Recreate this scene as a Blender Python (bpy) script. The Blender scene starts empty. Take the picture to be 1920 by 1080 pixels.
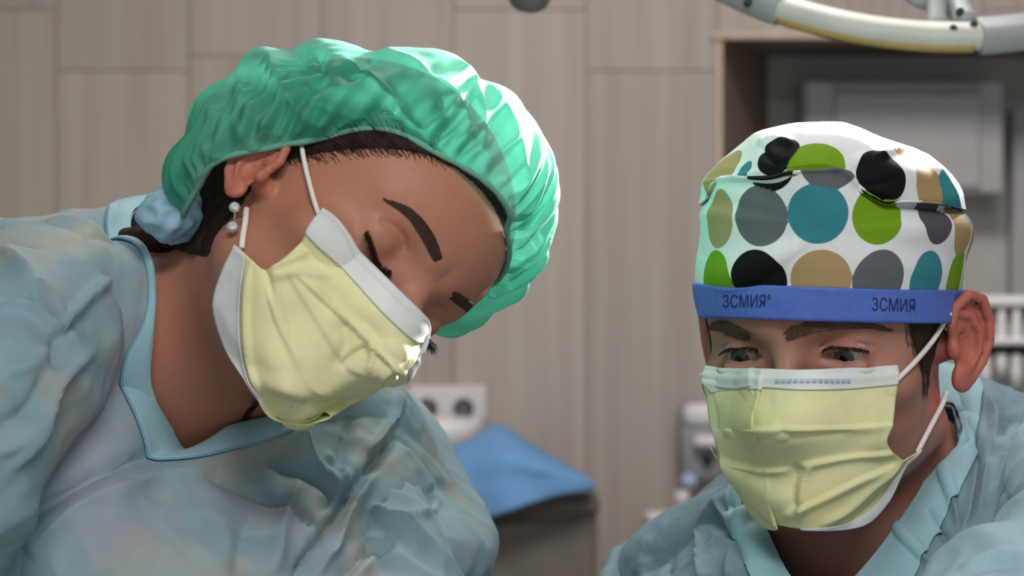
import bpy, math, random
import numpy as np
from mathutils import Vector
from mathutils.bvhtree import BVHTree

random.seed(7)
RNG = np.random.default_rng(11)
scene = bpy.context.scene
COL = scene.collection

# ------------------------------------------------------------------ camera, light, exposure
CAM = np.array([0.0, 0.0, 1.5])
FPX = 85.0 / 36.0 * 1920.0
cam_data = bpy.data.cameras.new('camera')
cam_data.lens = 85.0
cam_data.sensor_width = 36.0
cam_data.dof.use_dof = True
cam_data.dof.focus_distance = 1.40
cam_data.dof.aperture_fstop = 10.0
cam = bpy.data.objects.new('camera', cam_data)
cam.location = CAM
cam.rotation_euler = (math.pi / 2, 0, 0)
COL.objects.link(cam)
scene.camera = cam

world = bpy.data.worlds.new('world')
scene.world = world
world.use_nodes = True
bg = world.node_tree.nodes['Background']
bg.inputs[0].default_value = (0.90, 0.96, 1.0, 1)
bg.inputs[1].default_value = 0.56

vs = scene.view_settings
vs.view_transform = 'Standard'
vs.look = 'None'
vs.exposure = 0.20
vs.gamma = 1.0
vs.use_curve_mapping = False
scene.cycles.use_denoising = True
scene.cycles.max_bounces = 8
scene.cycles.transparent_max_bounces = 12


def P(px, py, d):
    return np.array([(px - 960.0) / FPX * d, d, 1.5 - (py - 540.0) / FPX * d])


def proj(V):
    V = np.asarray(V, float)
    d = np.maximum(V[..., 1], 1e-3)
    return np.stack([960 + V[..., 0] / d * FPX, 540 - (V[..., 2] - 1.5) / d * FPX], -1)


def area_light(name, loc, target, size, power, color=(1, 1, 1), shape='DISK', size_y=None):
    l = bpy.data.lights.new(name, 'AREA')
    l.shape = shape
    l.size = size
    if size_y:
        l.size_y = size_y
    l.energy = power
    l.color = color
    o = bpy.data.objects.new(name, l)
    o.location = loc
    o.rotation_euler = (Vector(target) - Vector(loc)).to_track_quat('-Z', 'Y').to_euler()
    COL.objects.link(o)
    return o


LAMP_C = P(2050, -330, 2.02)                     # unseen head added to the operating light, throws light onto the caps from behind
LAMP_AIM = LAMP_C + np.array([-math.sin(math.radians(33)) * 0.97, -math.cos(math.radians(33)) * 0.98, -0.165])
_l = bpy.data.lights.new('operating_lamp_light', 'SPOT')
_l.energy = 340
_l.color = (1.0, 0.98, 0.95)
_l.spot_size = math.radians(33)
_l.spot_blend = 0.3
_l.shadow_soft_size = 0.07
_lo = bpy.data.objects.new('operating_lamp_light', _l)
_lo.location = LAMP_C + np.array([0, -0.02, -0.05])
_lo.rotation_euler = (Vector(LAMP_AIM) - Vector(LAMP_C)).to_track_quat('-Z', 'Y').to_euler()
COL.objects.link(_lo)
area_light('added_ceiling_light', (0.3, 2.6, 2.93), (0.35, 3.1, 0), 1.2, 38, (1.0, 0.95, 0.90), 'RECTANGLE', 0.6)  # unseen overhead light, added to brighten the back wall and alcove
area_light('added_ceiling_light', (0.3, -0.6, 2.93), (0.3, -0.6, 0), 1.2, 46, (1.0, 0.98, 0.95), 'RECTANGLE', 0.6)  # unseen overhead light behind the camera, added for general light on the people


# ------------------------------------------------------------------ materials
def lin(c):
    out = []
    for v in c[:3]:
        v = v / 255.0
        out.append(v / 12.92 if v <= 0.04045 else ((v + 0.055) / 1.055) ** 2.4)
    return (*out, 1.0)


def new_mat(name):
    m = bpy.data.materials.new(name)
    m.use_nodes = True
    nt = m.node_tree
    b = nt.nodes['Principled BSDF']
    return m, nt, b


def nnode(nt, typ, **kw):
    n = nt.nodes.new(typ)
    for k, v in kw.items():
        setattr(n, k, v)
    return n


def mix_rgb(nt, fac, a, b, blend='MIX'):
    n = nt.nodes.new('ShaderNodeMix')
    n.data_type = 'RGBA'
    n.blend_type = blend
    for sock, val in ((n.inputs[0], fac), (n.inputs[6], a), (n.inputs[7], b)):
        if hasattr(val, 'is_linked'):
            nt.links.new(val, sock)
        elif isinstance(val, (int, float)):
            sock.default_value = val
        else:
            sock.default_value = val
    return n.outputs[2]


def noise(nt, scale, detail=3.0, rough=0.55, vec=None, dist=0.0):
    n = nt.nodes.new('ShaderNodeTexNoise')
    n.inputs['Scale'].default_value = scale
    n.inputs['Detail'].default_value = detail
    n.inputs['Roughness'].default_value = rough
    n.inputs['Distortion'].default_value = dist
    if vec is None:
        tc = nt.nodes.new('ShaderNodeTexCoord')
        vec = tc.outputs['Object']
    nt.links.new(vec, n.inputs['Vector'])
    return n


def ramp(nt, fac, stops):
    r = nt.nodes.new('ShaderNodeValToRGB')
    el = r.color_ramp.elements
    while len(el) < len(stops):
        el.new(0.5)
    for e, (p, c) in zip(el, stops):
        e.position = p
        e.color = c
    nt.links.new(fac, r.inputs[0])
    return r.outputs[0]


def bump(nt, b, height, strength, dist=0.002):
    n = nt.nodes.new('ShaderNodeBump')
    n.inputs['Strength'].default_value = strength
    n.inputs['Distance'].default_value = dist
    nt.links.new(height, n.inputs['Height'])
    nt.links.new(n.outputs[0], b.inputs['Normal'])
    return n


def simple(name, rgb, rough=0.5, var=0.06, scale=20.0, bump_s=0.0, metal=0.0, spec=0.4):
    m, nt, b = new_mat(name)
    n = noise(nt, scale)
    c = lin(rgb)
    dark = tuple(x * (1 - var * 2) for x in c[:3]) + (1,)
    lite = tuple(min(1, x * (1 + var * 2)) for x in c[:3]) + (1,)
    nt.links.new(ramp(nt, n.outputs[0], [(0.3, dark), (0.7, lite)]), b.inputs['Base Color'])
    b.inputs['Roughness'].default_value = rough
    b.inputs['Metallic'].default_value = metal
    b.inputs['Specular IOR Level'].default_value = spec
    if bump_s:
        bump(nt, b, n.outputs[0], bump_s)
    return m


def skin_mat(name, rgb, blush, sss=0.12):
    m, nt, b = new_mat(name)
    n = noise(nt, 14, 4)
    c1 = ramp(nt, n.outputs[0], [(0.3, lin(rgb)), (0.75, lin(blush))])
    n2 = noise(nt, 420, 2)
    c2 = mix_rgb(nt, 0.18, c1, ramp(nt, n2.outputs[0], [(0.3, lin([v * 0.85 for v in rgb])), (0.7, lin(rgb))]))
    nt.links.new(c2, b.inputs['Base Color'])
    b.inputs['Roughness'].default_value = 0.52
    b.inputs['Specular IOR Level'].default_value = 0.35
    b.inputs['Subsurface Weight'].default_value = sss
    b.inputs['Subsurface Radius'].default_value = (1.0, 0.35, 0.2)
    b.inputs['Subsurface Scale'].default_value = 0.008
    at = nnode(nt, 'ShaderNodeAttribute', attribute_name='blush')
    mu = nt.nodes.new('ShaderNodeMath')
    mu.operation = 'MULTIPLY'
    mu.inputs[1].default_value = 0.75
    nt.links.new(at.outputs['Fac'], mu.inputs[0])
    nt.links.new(mix_rgb(nt, mu.outputs[0], c2, lin((196, 84, 72))), b.inputs['Base Color'])
    bump(nt, b, n2.outputs[0], 0.12, 0.0006)
    return m


def cloth_mat(name, rgb, trans=0.3, rough=0.75, tints=(), tint_scale=9.0, tint_amt=0.3, fine=0.2, alpha=1.0, trans_rgb=None,
              fib=900.0, crease=0.0):
    """thin nonwoven cloth: diffuse front, light passing through from the back"""
    m, nt, b = new_mat(name)
    base = lin(rgb)
    n = noise(nt, 30, 5, 0.6)
    col = ramp(nt, n.outputs[0], [(0.25, tuple(x * 0.88 for x in base[:3]) + (1,)), (0.75, tuple(min(1, x * 1.10) for x in base[:3]) + (1,))])
    for k, (t, s) in enumerate(tints):
        tc = nt.nodes.new('ShaderNodeTexCoord')
        mp = nt.nodes.new('ShaderNodeMapping')
        mp.inputs['Location'].default_value = (3.1 * k + 1, 1.7 * k, 0.9 * k)
        nt.links.new(tc.outputs['Object'], mp.inputs[0])
        nn = noise(nt, tint_scale * s, 3, 0.5, mp.outputs[0], 0.6)
        mr = nt.nodes.new('ShaderNodeMapRange')
        mr.inputs[1].default_value = 0.5
        mr.inputs[2].default_value = 0.75
        mr.inputs[4].default_value = tint_amt
        nt.links.new(nn.outputs[0], mr.inputs[0])
        col = mix_rgb(nt, mr.outputs[0], col, lin(t))
    nt.links.new(col, b.inputs['Base Color'])
    b.inputs['Roughness'].default_value = rough
    b.inputs['Specular IOR Level'].default_value = 0.25
    b.inputs['Sheen Weight'].default_value = 0.08
    b.inputs['Alpha'].default_value = alpha
    fn = noise(nt, fib, 2)
    h = fn.outputs[0]
    if crease:
        tc = nt.nodes.new('ShaderNodeTexCoord')
        cn = noise(nt, 24, 4, 0.55, tc.outputs['Object'], 1.2)
        vo = nt.nodes.new('ShaderNodeTexVoronoi')
        vo.feature = 'DISTANCE_TO_EDGE'
        vo.inputs['Scale'].default_value = 14
        mx = mix_rgb(nt, 0.25, tc.outputs['Object'], cn.outputs['Color'])
        nt.links.new(mx, vo.inputs['Vector'])
        bp0 = nt.nodes.new('ShaderNodeBump')
        bp0.inputs['Strength'].default_value = crease
        bp0.inputs['Distance'].default_value = 0.012
        nt.links.new(vo.outputs[0], bp0.inputs['Height'])
        bp = bump(nt, b, h, fine, 0.0008)
        nt.links.new(bp0.outputs[0], bp.inputs['Normal'])
    else:
        bp = bump(nt, b, h, fine, 0.0008)
    tr = nt.nodes.new('ShaderNodeBsdfTranslucent')
    if trans_rgb is None:
        nt.links.new(col, tr.inputs[0])
    else:
        tr.inputs[0].default_value = lin(trans_rgb)
    ms = nt.nodes.new('ShaderNodeMixShader')
    ms.inputs[0].default_value = trans
    nt.links.new(b.outputs[0], ms.inputs[1])
    nt.links.new(tr.outputs[0], ms.inputs[2])
    last = ms.outputs[0]
    if alpha < 1:
        tp = nt.nodes.new('ShaderNodeBsdfTransparent')
        m2 = nt.nodes.new('ShaderNodeMixShader')
        m2.inputs[0].default_value = alpha
        b.inputs['Alpha'].default_value = 1.0
        nt.links.new(tp.outputs[0], m2.inputs[1])
        nt.links.new(last, m2.inputs[2])
        last = m2.outputs[0]
    nt.links.new(last, nt.nodes['Material Output'].inputs[0])
    return m


def wood_mat(name, a, bcol, c):
    m, nt, b = new_mat(name)
    tc = nt.nodes.new('ShaderNodeTexCoord')
    oi = nt.nodes.new('ShaderNodeObjectInfo')
    cb = nt.nodes.new('ShaderNodeCombineXYZ')
    mu = nt.nodes.new('ShaderNodeMath')
    mu.operation = 'MULTIPLY'
    mu.inputs[1].default_value = 37.0
    nt.links.new(oi.outputs['Random'], mu.inputs[0])
    nt.links.new(mu.outputs[0], cb.inputs[0])
    nt.links.new(mu.outputs[0], cb.inputs[1])
    ad = nt.nodes.new('ShaderNodeVectorMath')
    ad.operation = 'ADD'
    nt.links.new(tc.outputs['Object'], ad.inputs[0])
    nt.links.new(cb.outputs[0], ad.inputs[1])
    mp = nt.nodes.new('ShaderNodeMapping')
    mp.inputs['Scale'].default_value = (26, 3, 0.9)
    nt.links.new(ad.outputs[0], mp.inputs[0])
    n1 = noise(nt, 1.0, 5, 0.6, mp.outputs[0], 0.4)
    mp2 = nt.nodes.new('ShaderNodeMapping')
    mp2.inputs['Scale'].default_value = (130, 8, 2.2)
    nt.links.new(ad.outputs[0], mp2.inputs[0])
    n2 = noise(nt, 1.0, 3, 0.6, mp2.outputs[0])
    col = ramp(nt, n1.outputs[0], [(0.3, lin(a)), (0.5, lin(bcol)), (0.72, lin(c))])
    col = mix_rgb(nt, 0.22, col, ramp(nt, n2.outputs[0], [(0.35, lin([v * 0.82 for v in a])), (0.65, lin(c))]))
    hs = nt.nodes.new('ShaderNodeHueSaturation')
    mr = nt.nodes.new('ShaderNodeMapRange')
    mr.inputs[3].default_value = 0.93
    mr.inputs[4].default_value = 1.07
    nt.links.new(oi.outputs['Random'], mr.inputs[0])
    nt.links.new(mr.outputs[0], hs.inputs['Value'])
    nt.links.new(col, hs.inputs['Color'])
    nt.links.new(hs.outputs[0], b.inputs['Base Color'])
    b.inputs['Roughness'].default_value = 0.55
    bump(nt, b, n2.outputs[0], 0.1, 0.001)
    return m


M_WOOD = wood_mat('limed_wood_laminate', (164, 152, 146), (174, 164, 157), (184, 175, 167))
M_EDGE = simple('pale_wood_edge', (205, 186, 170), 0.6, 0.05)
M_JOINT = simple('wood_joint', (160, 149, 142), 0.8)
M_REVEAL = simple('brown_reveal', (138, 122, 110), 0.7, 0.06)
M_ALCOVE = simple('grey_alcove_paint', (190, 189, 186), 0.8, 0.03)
M_CABGREY = simple('light_grey_cabinet', (184, 184, 187), 0.5, 0.02)
M_FLOOR = simple('grey_vinyl_floor', (140, 138, 134), 0.5, 0.05, 8)
M_CEIL = simple('white_ceiling', (215, 213, 208), 0.9, 0.02)
M_WALLPAINT = simple('beige_wall_paint', (186, 176, 166), 0.9, 0.03)
M_WHITEPL = simple('white_plastic', (222, 219, 221), 0.4, 0.02)
M_GREYPL = simple('grey_plastic', (150, 152, 155), 0.45, 0.03)
M_DARKPL = simple('dark_plastic', (44, 45, 48), 0.5, 0.05)
M_SOCKETHOLE = simple('socket_recess', (92, 90, 98), 0.5, 0.03)
M_LAMPWHITE = simple('lamp_off_white', (222, 224, 214), 0.42, 0.03, 40)
M_LAMPGREY = simple('lamp_grey', (178, 184, 184), 0.42, 0.03, 40)
M_LAMPTAN = simple('lamp_tan_trim', (176, 154, 92), 0.55, 0.05)
M_STEEL = simple('brushed_steel', (150, 155, 155), 0.35, 0.05, 60, 0.0, 0.6)
M_CABINET = simple('taupe_cabinet', (108, 102, 96), 0.6, 0.05)
M_CLOTHBLUE = cloth_mat('blue_drape', (116, 168, 220), 0.12, 0.8)
M_SKIN_W = skin_mat('skin_woman', (174, 122, 99), (184, 120, 100))
M_SKIN_M = skin_mat('skin_man', (166, 124, 107), (172, 112, 98), 0.2)
M_HAIR_W = simple('dark_brown_hair', (44, 31, 25), 0.75, 0.25, 180, 0.3, 0, 0.15)
M_HAIR_M = simple('short_dark_hair', (46, 38, 33), 0.8, 0.2, 260, 0.4, 0, 0.15)
M_BROW_W = simple('dark_brow', (68, 49, 41), 0.7, 0.1, 200)
M_BROW_M = simple('brown_brow', (92, 70, 56), 0.8, 0.15, 200)
M_LASH = simple('black_lash', (16, 13, 13), 0.5, 0.05)
M_CAP_W = cloth_mat('green_bouffant', (72, 176, 146), 0.30, 0.6, (((140, 214, 194), 1.5), ((46, 130, 110), 1.0)), 14, 0.35,
                    0.2, 0.80, (96, 205, 176))
M_ELASTIC = cloth_mat('green_elastic', (110, 170, 148), 0.1, 0.8)
M_MASK = cloth_mat('yellow_mask', (240, 238, 186), 0.16, 0.8, (((244, 243, 214), 2.0), ((230, 226, 150), 1.4)), 10, 0.45, 0.22)
M_MASKWHITE = cloth_mat('white_mask_band', (232, 236, 232), 0.14, 0.8, (), 9, 0, 0.25)
M_MASKINNER = cloth_mat('white_mask_lining', (226, 230, 230), 0.12, 0.8)
M_LOOP = simple('white_ear_loop', (232, 226, 222), 0.8, 0.03, 300, 0.2)
GT = (((196, 170, 190), 0.7), ((206, 204, 150), 0.9), ((150, 196, 204), 0.6), ((206, 176, 140), 1.5))
M_GOWN_W = cloth_mat('pale_blue_gown', (142, 171, 182), 0.22, 0.7, GT, 10, 0.55, 0.2, 1.0, None, 900, 0.05)
M_GOWN_M = cloth_mat('teal_blue_gown', (128, 156, 168), 0.22, 0.7, (((170, 196, 210), 0.8), ((110, 150, 168), 1.0)), 8, 0.35, 0.25, 1.0, None, 900, 0.08)
M_COLLAR = cloth_mat('blue_collar_binding', (164, 206, 216), 0.22, 0.7, (((176, 210, 226), 0.8),), 8, 0.3, 0.2)
M_SLEEVE_LIT = cloth_mat('pale_lit_sleeve', (166, 200, 210), 0.22, 0.7, (((190, 214, 222), 0.8),), 8, 0.3, 0.2)  # stronger light on the raised arm, and doubled cloth, put into a paler colour
M_PIPING = simple('blue_seam', (112, 164, 186), 0.8)
M_KNOT = cloth_mat('gown_tie', (166, 204, 226), 0.2, 0.7, (((180, 204, 226), 1.0),), 10, 0.3, 0.25)
M_BAND = simple('blue_headband', (84, 112, 196), 0.6, 0.04, 300, 0.1)
M_LETTER = simple('navy_lettering', (36, 40, 92), 0.7, 0.02)
M_EYE = simple('eye_white', (168, 156, 150), 0.2, 0.03, 100)
M_IRIS = simple('grey_green_iris', (64, 74, 66), 0.15, 0.2, 900)
M_PUPIL = simple('black_pupil', (8, 8, 9), 0.1, 0.0)
M_GEM = simple('crystal', (210, 215, 205), 0.1, 0.05, 400, 0, 0.3, 1.0)
M_CORD = simple('black_cord', (14, 14, 15), 0.7)
M_BLUECAP = simple('pale_blue_plastic', (160, 182, 214), 0.4)
M_RED = simple('dull_red_plastic', (150, 72, 76), 0.5)
M_BEIGE = simple('beige_plastic', (206, 196, 190), 0.5)


def dots_mat():
    m, nt, b = new_mat('polka_dot_cotton')
    at = nnode(nt, 'ShaderNodeAttribute', attribute_name='dot')
    ac = nnode(nt, 'ShaderNodeAttribute', attribute_name='dotcol')
    mr = nt.nodes.new('ShaderNodeMapRange')
    mr.inputs[1].default_value = 0.985
    mr.inputs[2].default_value = 1.015
    nt.links.new(at.outputs['Fac'], mr.inputs[0])
    n = noise(nt, 1200, 2)
    white = ramp(nt, n.outputs[0], [(0.3, lin((222, 226, 228))), (0.7, lin((238, 241, 242)))])
    nt.links.new(mix_rgb(nt, mr.outputs[0], ac.outputs['Color'], white), b.inputs['Base Color'])
    b.inputs['Roughness'].default_value = 0.8
    b.inputs['Specular IOR Level'].default_value = 0.2
    bump(nt, b, n.outputs[0], 0.15, 0.0005)
    return m


M_DOTS = dots_mat()


# ------------------------------------------------------------------ object helpers
def obj(name, V, Fc, mat, parent=None, smooth=True, label=None):
    me = bpy.data.meshes.new(name)
    V = np.asarray(V, float)
    me.from_pydata(V.tolist(), [], [list(map(int, f)) for f in Fc])
    if smooth:
        me.polygons.foreach_set('use_smooth', np.ones(len(me.polygons), bool))
    me.materials.append(mat)
    me.update()
    o = bpy.data.objects.new(name, me)
    COL.objects.link(o)
    if parent is not None:
        o.parent = parent
        o.matrix_parent_inverse = parent.matrix_basis.inverted()
    if label:
        o['label'] = label
    return o


def empty(name, loc, label, cat, group=None):
    o = bpy.data.objects.new(name, None)
    o.location = loc
    COL.objects.link(o)
    o['label'] = label
    o['category'] = cat
    if group:
        o['group'] = group
    return o


def tag(o, label, cat, group=None):
    o['label'] = label
    o['category'] = cat
    if group:
        o['group'] = group
    return o


def solidify(o, t, offset=-1.0):
    md = o.modifiers.new('thickness', 'SOLIDIFY')
    md.thickness = t
    md.offset = offset
    return o


def join(parts):
    V, Fc, n = [], [], 0
    for v, f in parts:
        v = np.asarray(v, float)
        V.append(v)
        Fc += [[i + n for i in q] for q in f]
        n += len(v)
    return np.concatenate(V), Fc


def bevel_box(cx, cy, cz, sx, sy, sz, r=0.004):
    """box with chamfered edges, full sizes"""
    hx, hy, hz = sx / 2, sy / 2, sz / 2
    r = min(r, hx * 0.49, hy * 0.49, hz * 0.49)
    V, idx = [], {}
    for a in (-1, 1):
        for b in (-1, 1):
            for c in (-1, 1):
                for k, s in enumerate(((0, 1, 1), (1, 0, 1), (1, 1, 0))):
                    idx[(a, b, c, k)] = len(V)
                    V.append((cx + a * (hx - r * s[0]), cy + b * (hy - r * s[1]), cz + c * (hz - r * s[2])))
    Fc = []
    sg = (-1, 1)
    for a in sg:
        Fc.append([idx[(a, -1, -1, 0)], idx[(a, 1, -1, 0)], idx[(a, 1, 1, 0)], idx[(a, -1, 1, 0)]][::a])
        Fc.append([idx[(-1, a, -1, 1)], idx[(-1, a, 1, 1)], idx[(1, a, 1, 1)], idx[(1, a, -1, 1)]][::a])
        Fc.append([idx[(-1, -1, a, 2)], idx[(1, -1, a, 2)], idx[(1, 1, a, 2)], idx[(-1, 1, a, 2)]][::a])
        for b in sg:
            Fc.append([idx[(a, b, -1, 0)], idx[(a, b, 1, 0)], idx[(a, b, 1, 1)], idx[(a, b, -1, 1)]][::-a * b])
            Fc.append([idx[(a, -1, b, 0)], idx[(a, 1, b, 0)], idx[(a, 1, b, 2)], idx[(a, -1, b, 2)]][::a * b])
            Fc.append([idx[(-1, a, b, 1)], idx[(1, a, b, 1)], idx[(1, a, b, 2)], idx[(-1, a, b, 2)]][::-a * b])
            for c in sg:
                Fc.append([idx[(a, b, c, 0)], idx[(a, b, c, 1)], idx[(a, b, c, 2)]][::a * b * c])
    return np.array(V), Fc


def grid_faces(nv, nu, closed=False):
    r = np.arange(nv - 1)[:, None]
    c = np.arange(nu if closed else nu - 1)[None, :]
    c1 = (c + 1) % nu
    a = r * nu + c
    b = r * nu + c1
    d = (r + 1) * nu + c
    e = (r + 1) * nu + c1
    return np.stack([a, b, e, d], -1).reshape(-1, 4)


def vnormals(V, Fq):
    V = np.asarray(V)
    n = np.cross(V[Fq[:, 2]] - V[Fq[:, 0]], V[Fq[:, 3]] - V[Fq[:, 1]])
    out = np.zeros_like(V)
    for k in range(4):
        np.add.at(out, Fq[:, k], n)
    return out / np.maximum(np.linalg.norm(out, axis=1, keepdims=True), 1e-12)


def catmull(C, t, closed=False, axis=0):
    """C control points along axis 0, sampled at t in [0,1]"""
    C = np.moveaxis(np.asarray(C, float), axis, 0)
    n = len(C)
    if closed:
        x = np.asarray(t) * n
        i = np.floor(x).astype(int)
        f = x - i
        g = [C[(i + k) % n] for k in (-1, 0, 1, 2)]
    else:
        E = np.concatenate([[2 * C[0] - C[1]], C, [2 * C[-1] - C[-2]]])
        x = np.clip(np.asarray(t) * (n - 1), 0, n - 1 - 1e-9)
        i = np.floor(x).astype(int)
        f = x - i
        g = [E[i + k] for k in (0, 1, 2, 3)]
    f = f.reshape((-1,) + (1,) * (C.ndim - 1))
    out = 0.5 * (2 * g[1] + (g[2] - g[0]) * f + (2 * g[0] - 5 * g[1] + 4 * g[2] - g[3]) * f ** 2 + (3 * g[1] - g[0] - 3 * g[2] + g[3]) * f ** 3)
    return np.moveaxis(out, 0, axis)


def tube(path, radii, n=10, m=None, caps=True, squash=None):
    """tube along a smooth path; radii per control point"""
    path = np.asarray(path, float)
    radii = np.asarray(radii if np.ndim(radii) else [radii] * len(path), float)
    m = m or max(8, 6 * len(path))
    t = np.linspace(0, 1, m)
    C = catmull(path, t)
    R = catmull(radii[:, None], t)[:, 0]
    T = np.gradient(C, axis=0)
    T /= np.linalg.norm(T, axis=1, keepdims=True)
    ref = np.array([0, 0, 1.0]) if abs(T[0][2]) < 0.9 else np.array([1.0, 0, 0])
    A = np.cross(T[0], ref)
    V = []
    for k in range(m):
        A = A - T[k] * np.dot(A, T[k])
        A /= np.linalg.norm(A)
        B = np.cross(T[k], A)
        for j in range(n):
            th = 2 * math.pi * j / n
            V.append(C[k] + R[k] * (math.cos(th) * A + math.sin(th) * B))
    Fc = grid_faces(m, n, True).tolist()
    if caps:
        Fc.append(list(range(n))[::-1])
        Fc.append([(m - 1) * n + j for j in range(n)])
    return np.array(V), Fc


def lathe(profile, center, axis=(0, 0, 1), n=28):
    """profile: list of (radius, height) revolved about axis through center"""
    ax = np.array(axis, float)
    ax /= np.linalg.norm(ax)
    ref = np.array([1.0, 0, 0]) if abs(ax[0]) < 0.9 else np.array([0, 1.0, 0])
    A = np.cross(ax, ref)
    A /= np.linalg.norm(A)
    B = np.cross(ax, A)
    V = []
    for r, h in profile:
        for j in range(n):
            th = 2 * math.pi * j / n
            V.append(np.array(center) + ax * h + r * (math.cos(th) * A + math.sin(th) * B))
    Fc = grid_faces(len(profile), n, True).tolist()
    Fc.append(list(range(n))[::-1])
    Fc.append([(len(profile) - 1) * n + j for j in range(n)])
    return np.array(V), Fc


def sstep(a, b, x):
    t = np.clip((x - a) / (b - a), 0, 1)
    return t * t * (3 - 2 * t)


class Waves:
    """smooth pseudo noise: sums of random plane waves"""
    def __init__(self, seed, scale, n=14, stretch=(1, 1, 1)):
        r = np.random.default_rng(seed)
        d = r.normal(size=(n, 3))
        d /= np.linalg.norm(d, axis=1, keepdims=True)
        self.k = d * r.uniform(0.6, 1.5, (n, 1)) * scale / np.array(stretch)
        self.p = r.uniform(0, 6.28, n)
        self.n = n

    def __call__(self, V):
        return np.sin(np.asarray(V) @ self.k.T + self.p).sum(1) / math.sqrt(self.n)


def folds(V, N, specs):
    """displace along normals by drape folds; every fold is a line with width and height"""
    V = np.asarray(V)
    px = proj(V)
    vd = CAM - V
    vd /= np.linalg.norm(vd, axis=1, keepdims=True)
    face = sstep(-0.05, 0.25, (N * vd).sum(1))
    D = np.zeros(len(V))
    for s in specs:
        pts, w, amp = np.array(s[0], float), s[1], s[2]
        kind = s[3] if len(s) > 3 else 'r'
        tt = np.linspace(0, 1, max(4, 8 * len(pts)))
        pl = catmull(pts, tt) if len(pts) > 2 else pts[0] + (pts[1] - pts[0]) * tt[:, None]
        best = np.full(len(V), 1e9)
        side = np.zeros(len(V))
        along = np.zeros(len(V))
        for k in range(len(pl) - 1):
            a, b = pl[k], pl[k + 1]
            ab = b - a
            L2 = (ab ** 2).sum()
            h = np.clip(((px - a) @ ab) / L2, 0, 1)
            q = px - (a + h[:, None] * ab)
            dist = np.hypot(q[:, 0], q[:, 1])
            better = dist < best
            best = np.where(better, dist, best)
            cr = ab[0] * (px[:, 1] - a[1]) - ab[1] * (px[:, 0] - a[0])
            side = np.where(better, np.sign(cr), side)
            along = np.where(better, (k + h) / (len(pl) - 1), along)
        x = best / w
        taper = np.clip(np.minimum(along, 1 - along) * 6, 0, 1) ** 0.7 * 0.85 + 0.15
        if kind == 'r':
            prof = 0.55 * np.exp(-x * x) + 0.45 * np.exp(-2.0 * x)
        else:                                  # one steep flank, one long one
            prof = np.where(side > 0, np.exp(-x * x * 0.6), np.exp(-(x * 3.2) ** 2))
            if kind == 'l':
                prof = np.where(side < 0, np.exp(-x * x * 0.6), np.exp(-(x * 3.2) ** 2))
        D += amp * prof * taper * face
    return V + N * D[:, None]


def strands(roots, dirs, normals, lens, width, curl=0.3):
    """thin tapered three-sided hairs"""
    V, Fc = [], []
    for r, d, nrm, L in zip(roots, dirs, normals, lens):
        d = d / np.linalg.norm(d)
        s = np.cross(d, nrm)
        s /= max(np.linalg.norm(s), 1e-9)
        b = len(V)
        w = width
        for t, ww in ((0, w), (0.55, w * 0.75)):
            c = r + d * L * t + nrm * (curl * L * t * (1 - t))
            V += [c + s * ww, c - s * ww, c + nrm * ww]
        V.append(r + d * L)
        for k in range(3):
            Fc.append([b + k, b + (k + 1) % 3, b + 3 + (k + 1) % 3, b + 3 + k])
            Fc.append([b + 3 + k, b + 3 + (k + 1) % 3, b + 6])
    return np.array(V), Fc


# ------------------------------------------------------------------ signed distance shapes (bodies)
def smin(a, b, k):
    h = np.maximum(k - np.abs(a - b), 0) / k
    return np.minimum(a, b) - h * h * k * 0.25


def smax(a, b, k):
    return -smin(-a, -b, k)


def ell(q, c, r):
    p = q - np.array(c)
    r = np.array(r, float)
    k0 = np.sqrt(((p / r) ** 2).sum(-1))
    k1 = np.sqrt(((p / r ** 2) ** 2).sum(-1))
    return k0 * (k0 - 1.0) / np.maximum(k1, 1e-9)


def capsule(q, a, b, ra, rb=None):
    rb = ra if rb is None else rb
    a, b = np.array(a, float), np.array(b, float)
    ab = b - a
    h = np.clip(((q - a) @ ab) / (ab @ ab), 0, 1)
    return np.linalg.norm(q - (a + h[:, None] * ab), axis=1) - (ra + (rb - ra) * h)


def chain(q, pts, r, k=1.5):
    d = None
    for a, b in zip(pts[:-1], pts[1:]):
        e = capsule(q, a, b, r)
        d = e if d is None else np.minimum(d, e)
    return d


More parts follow.
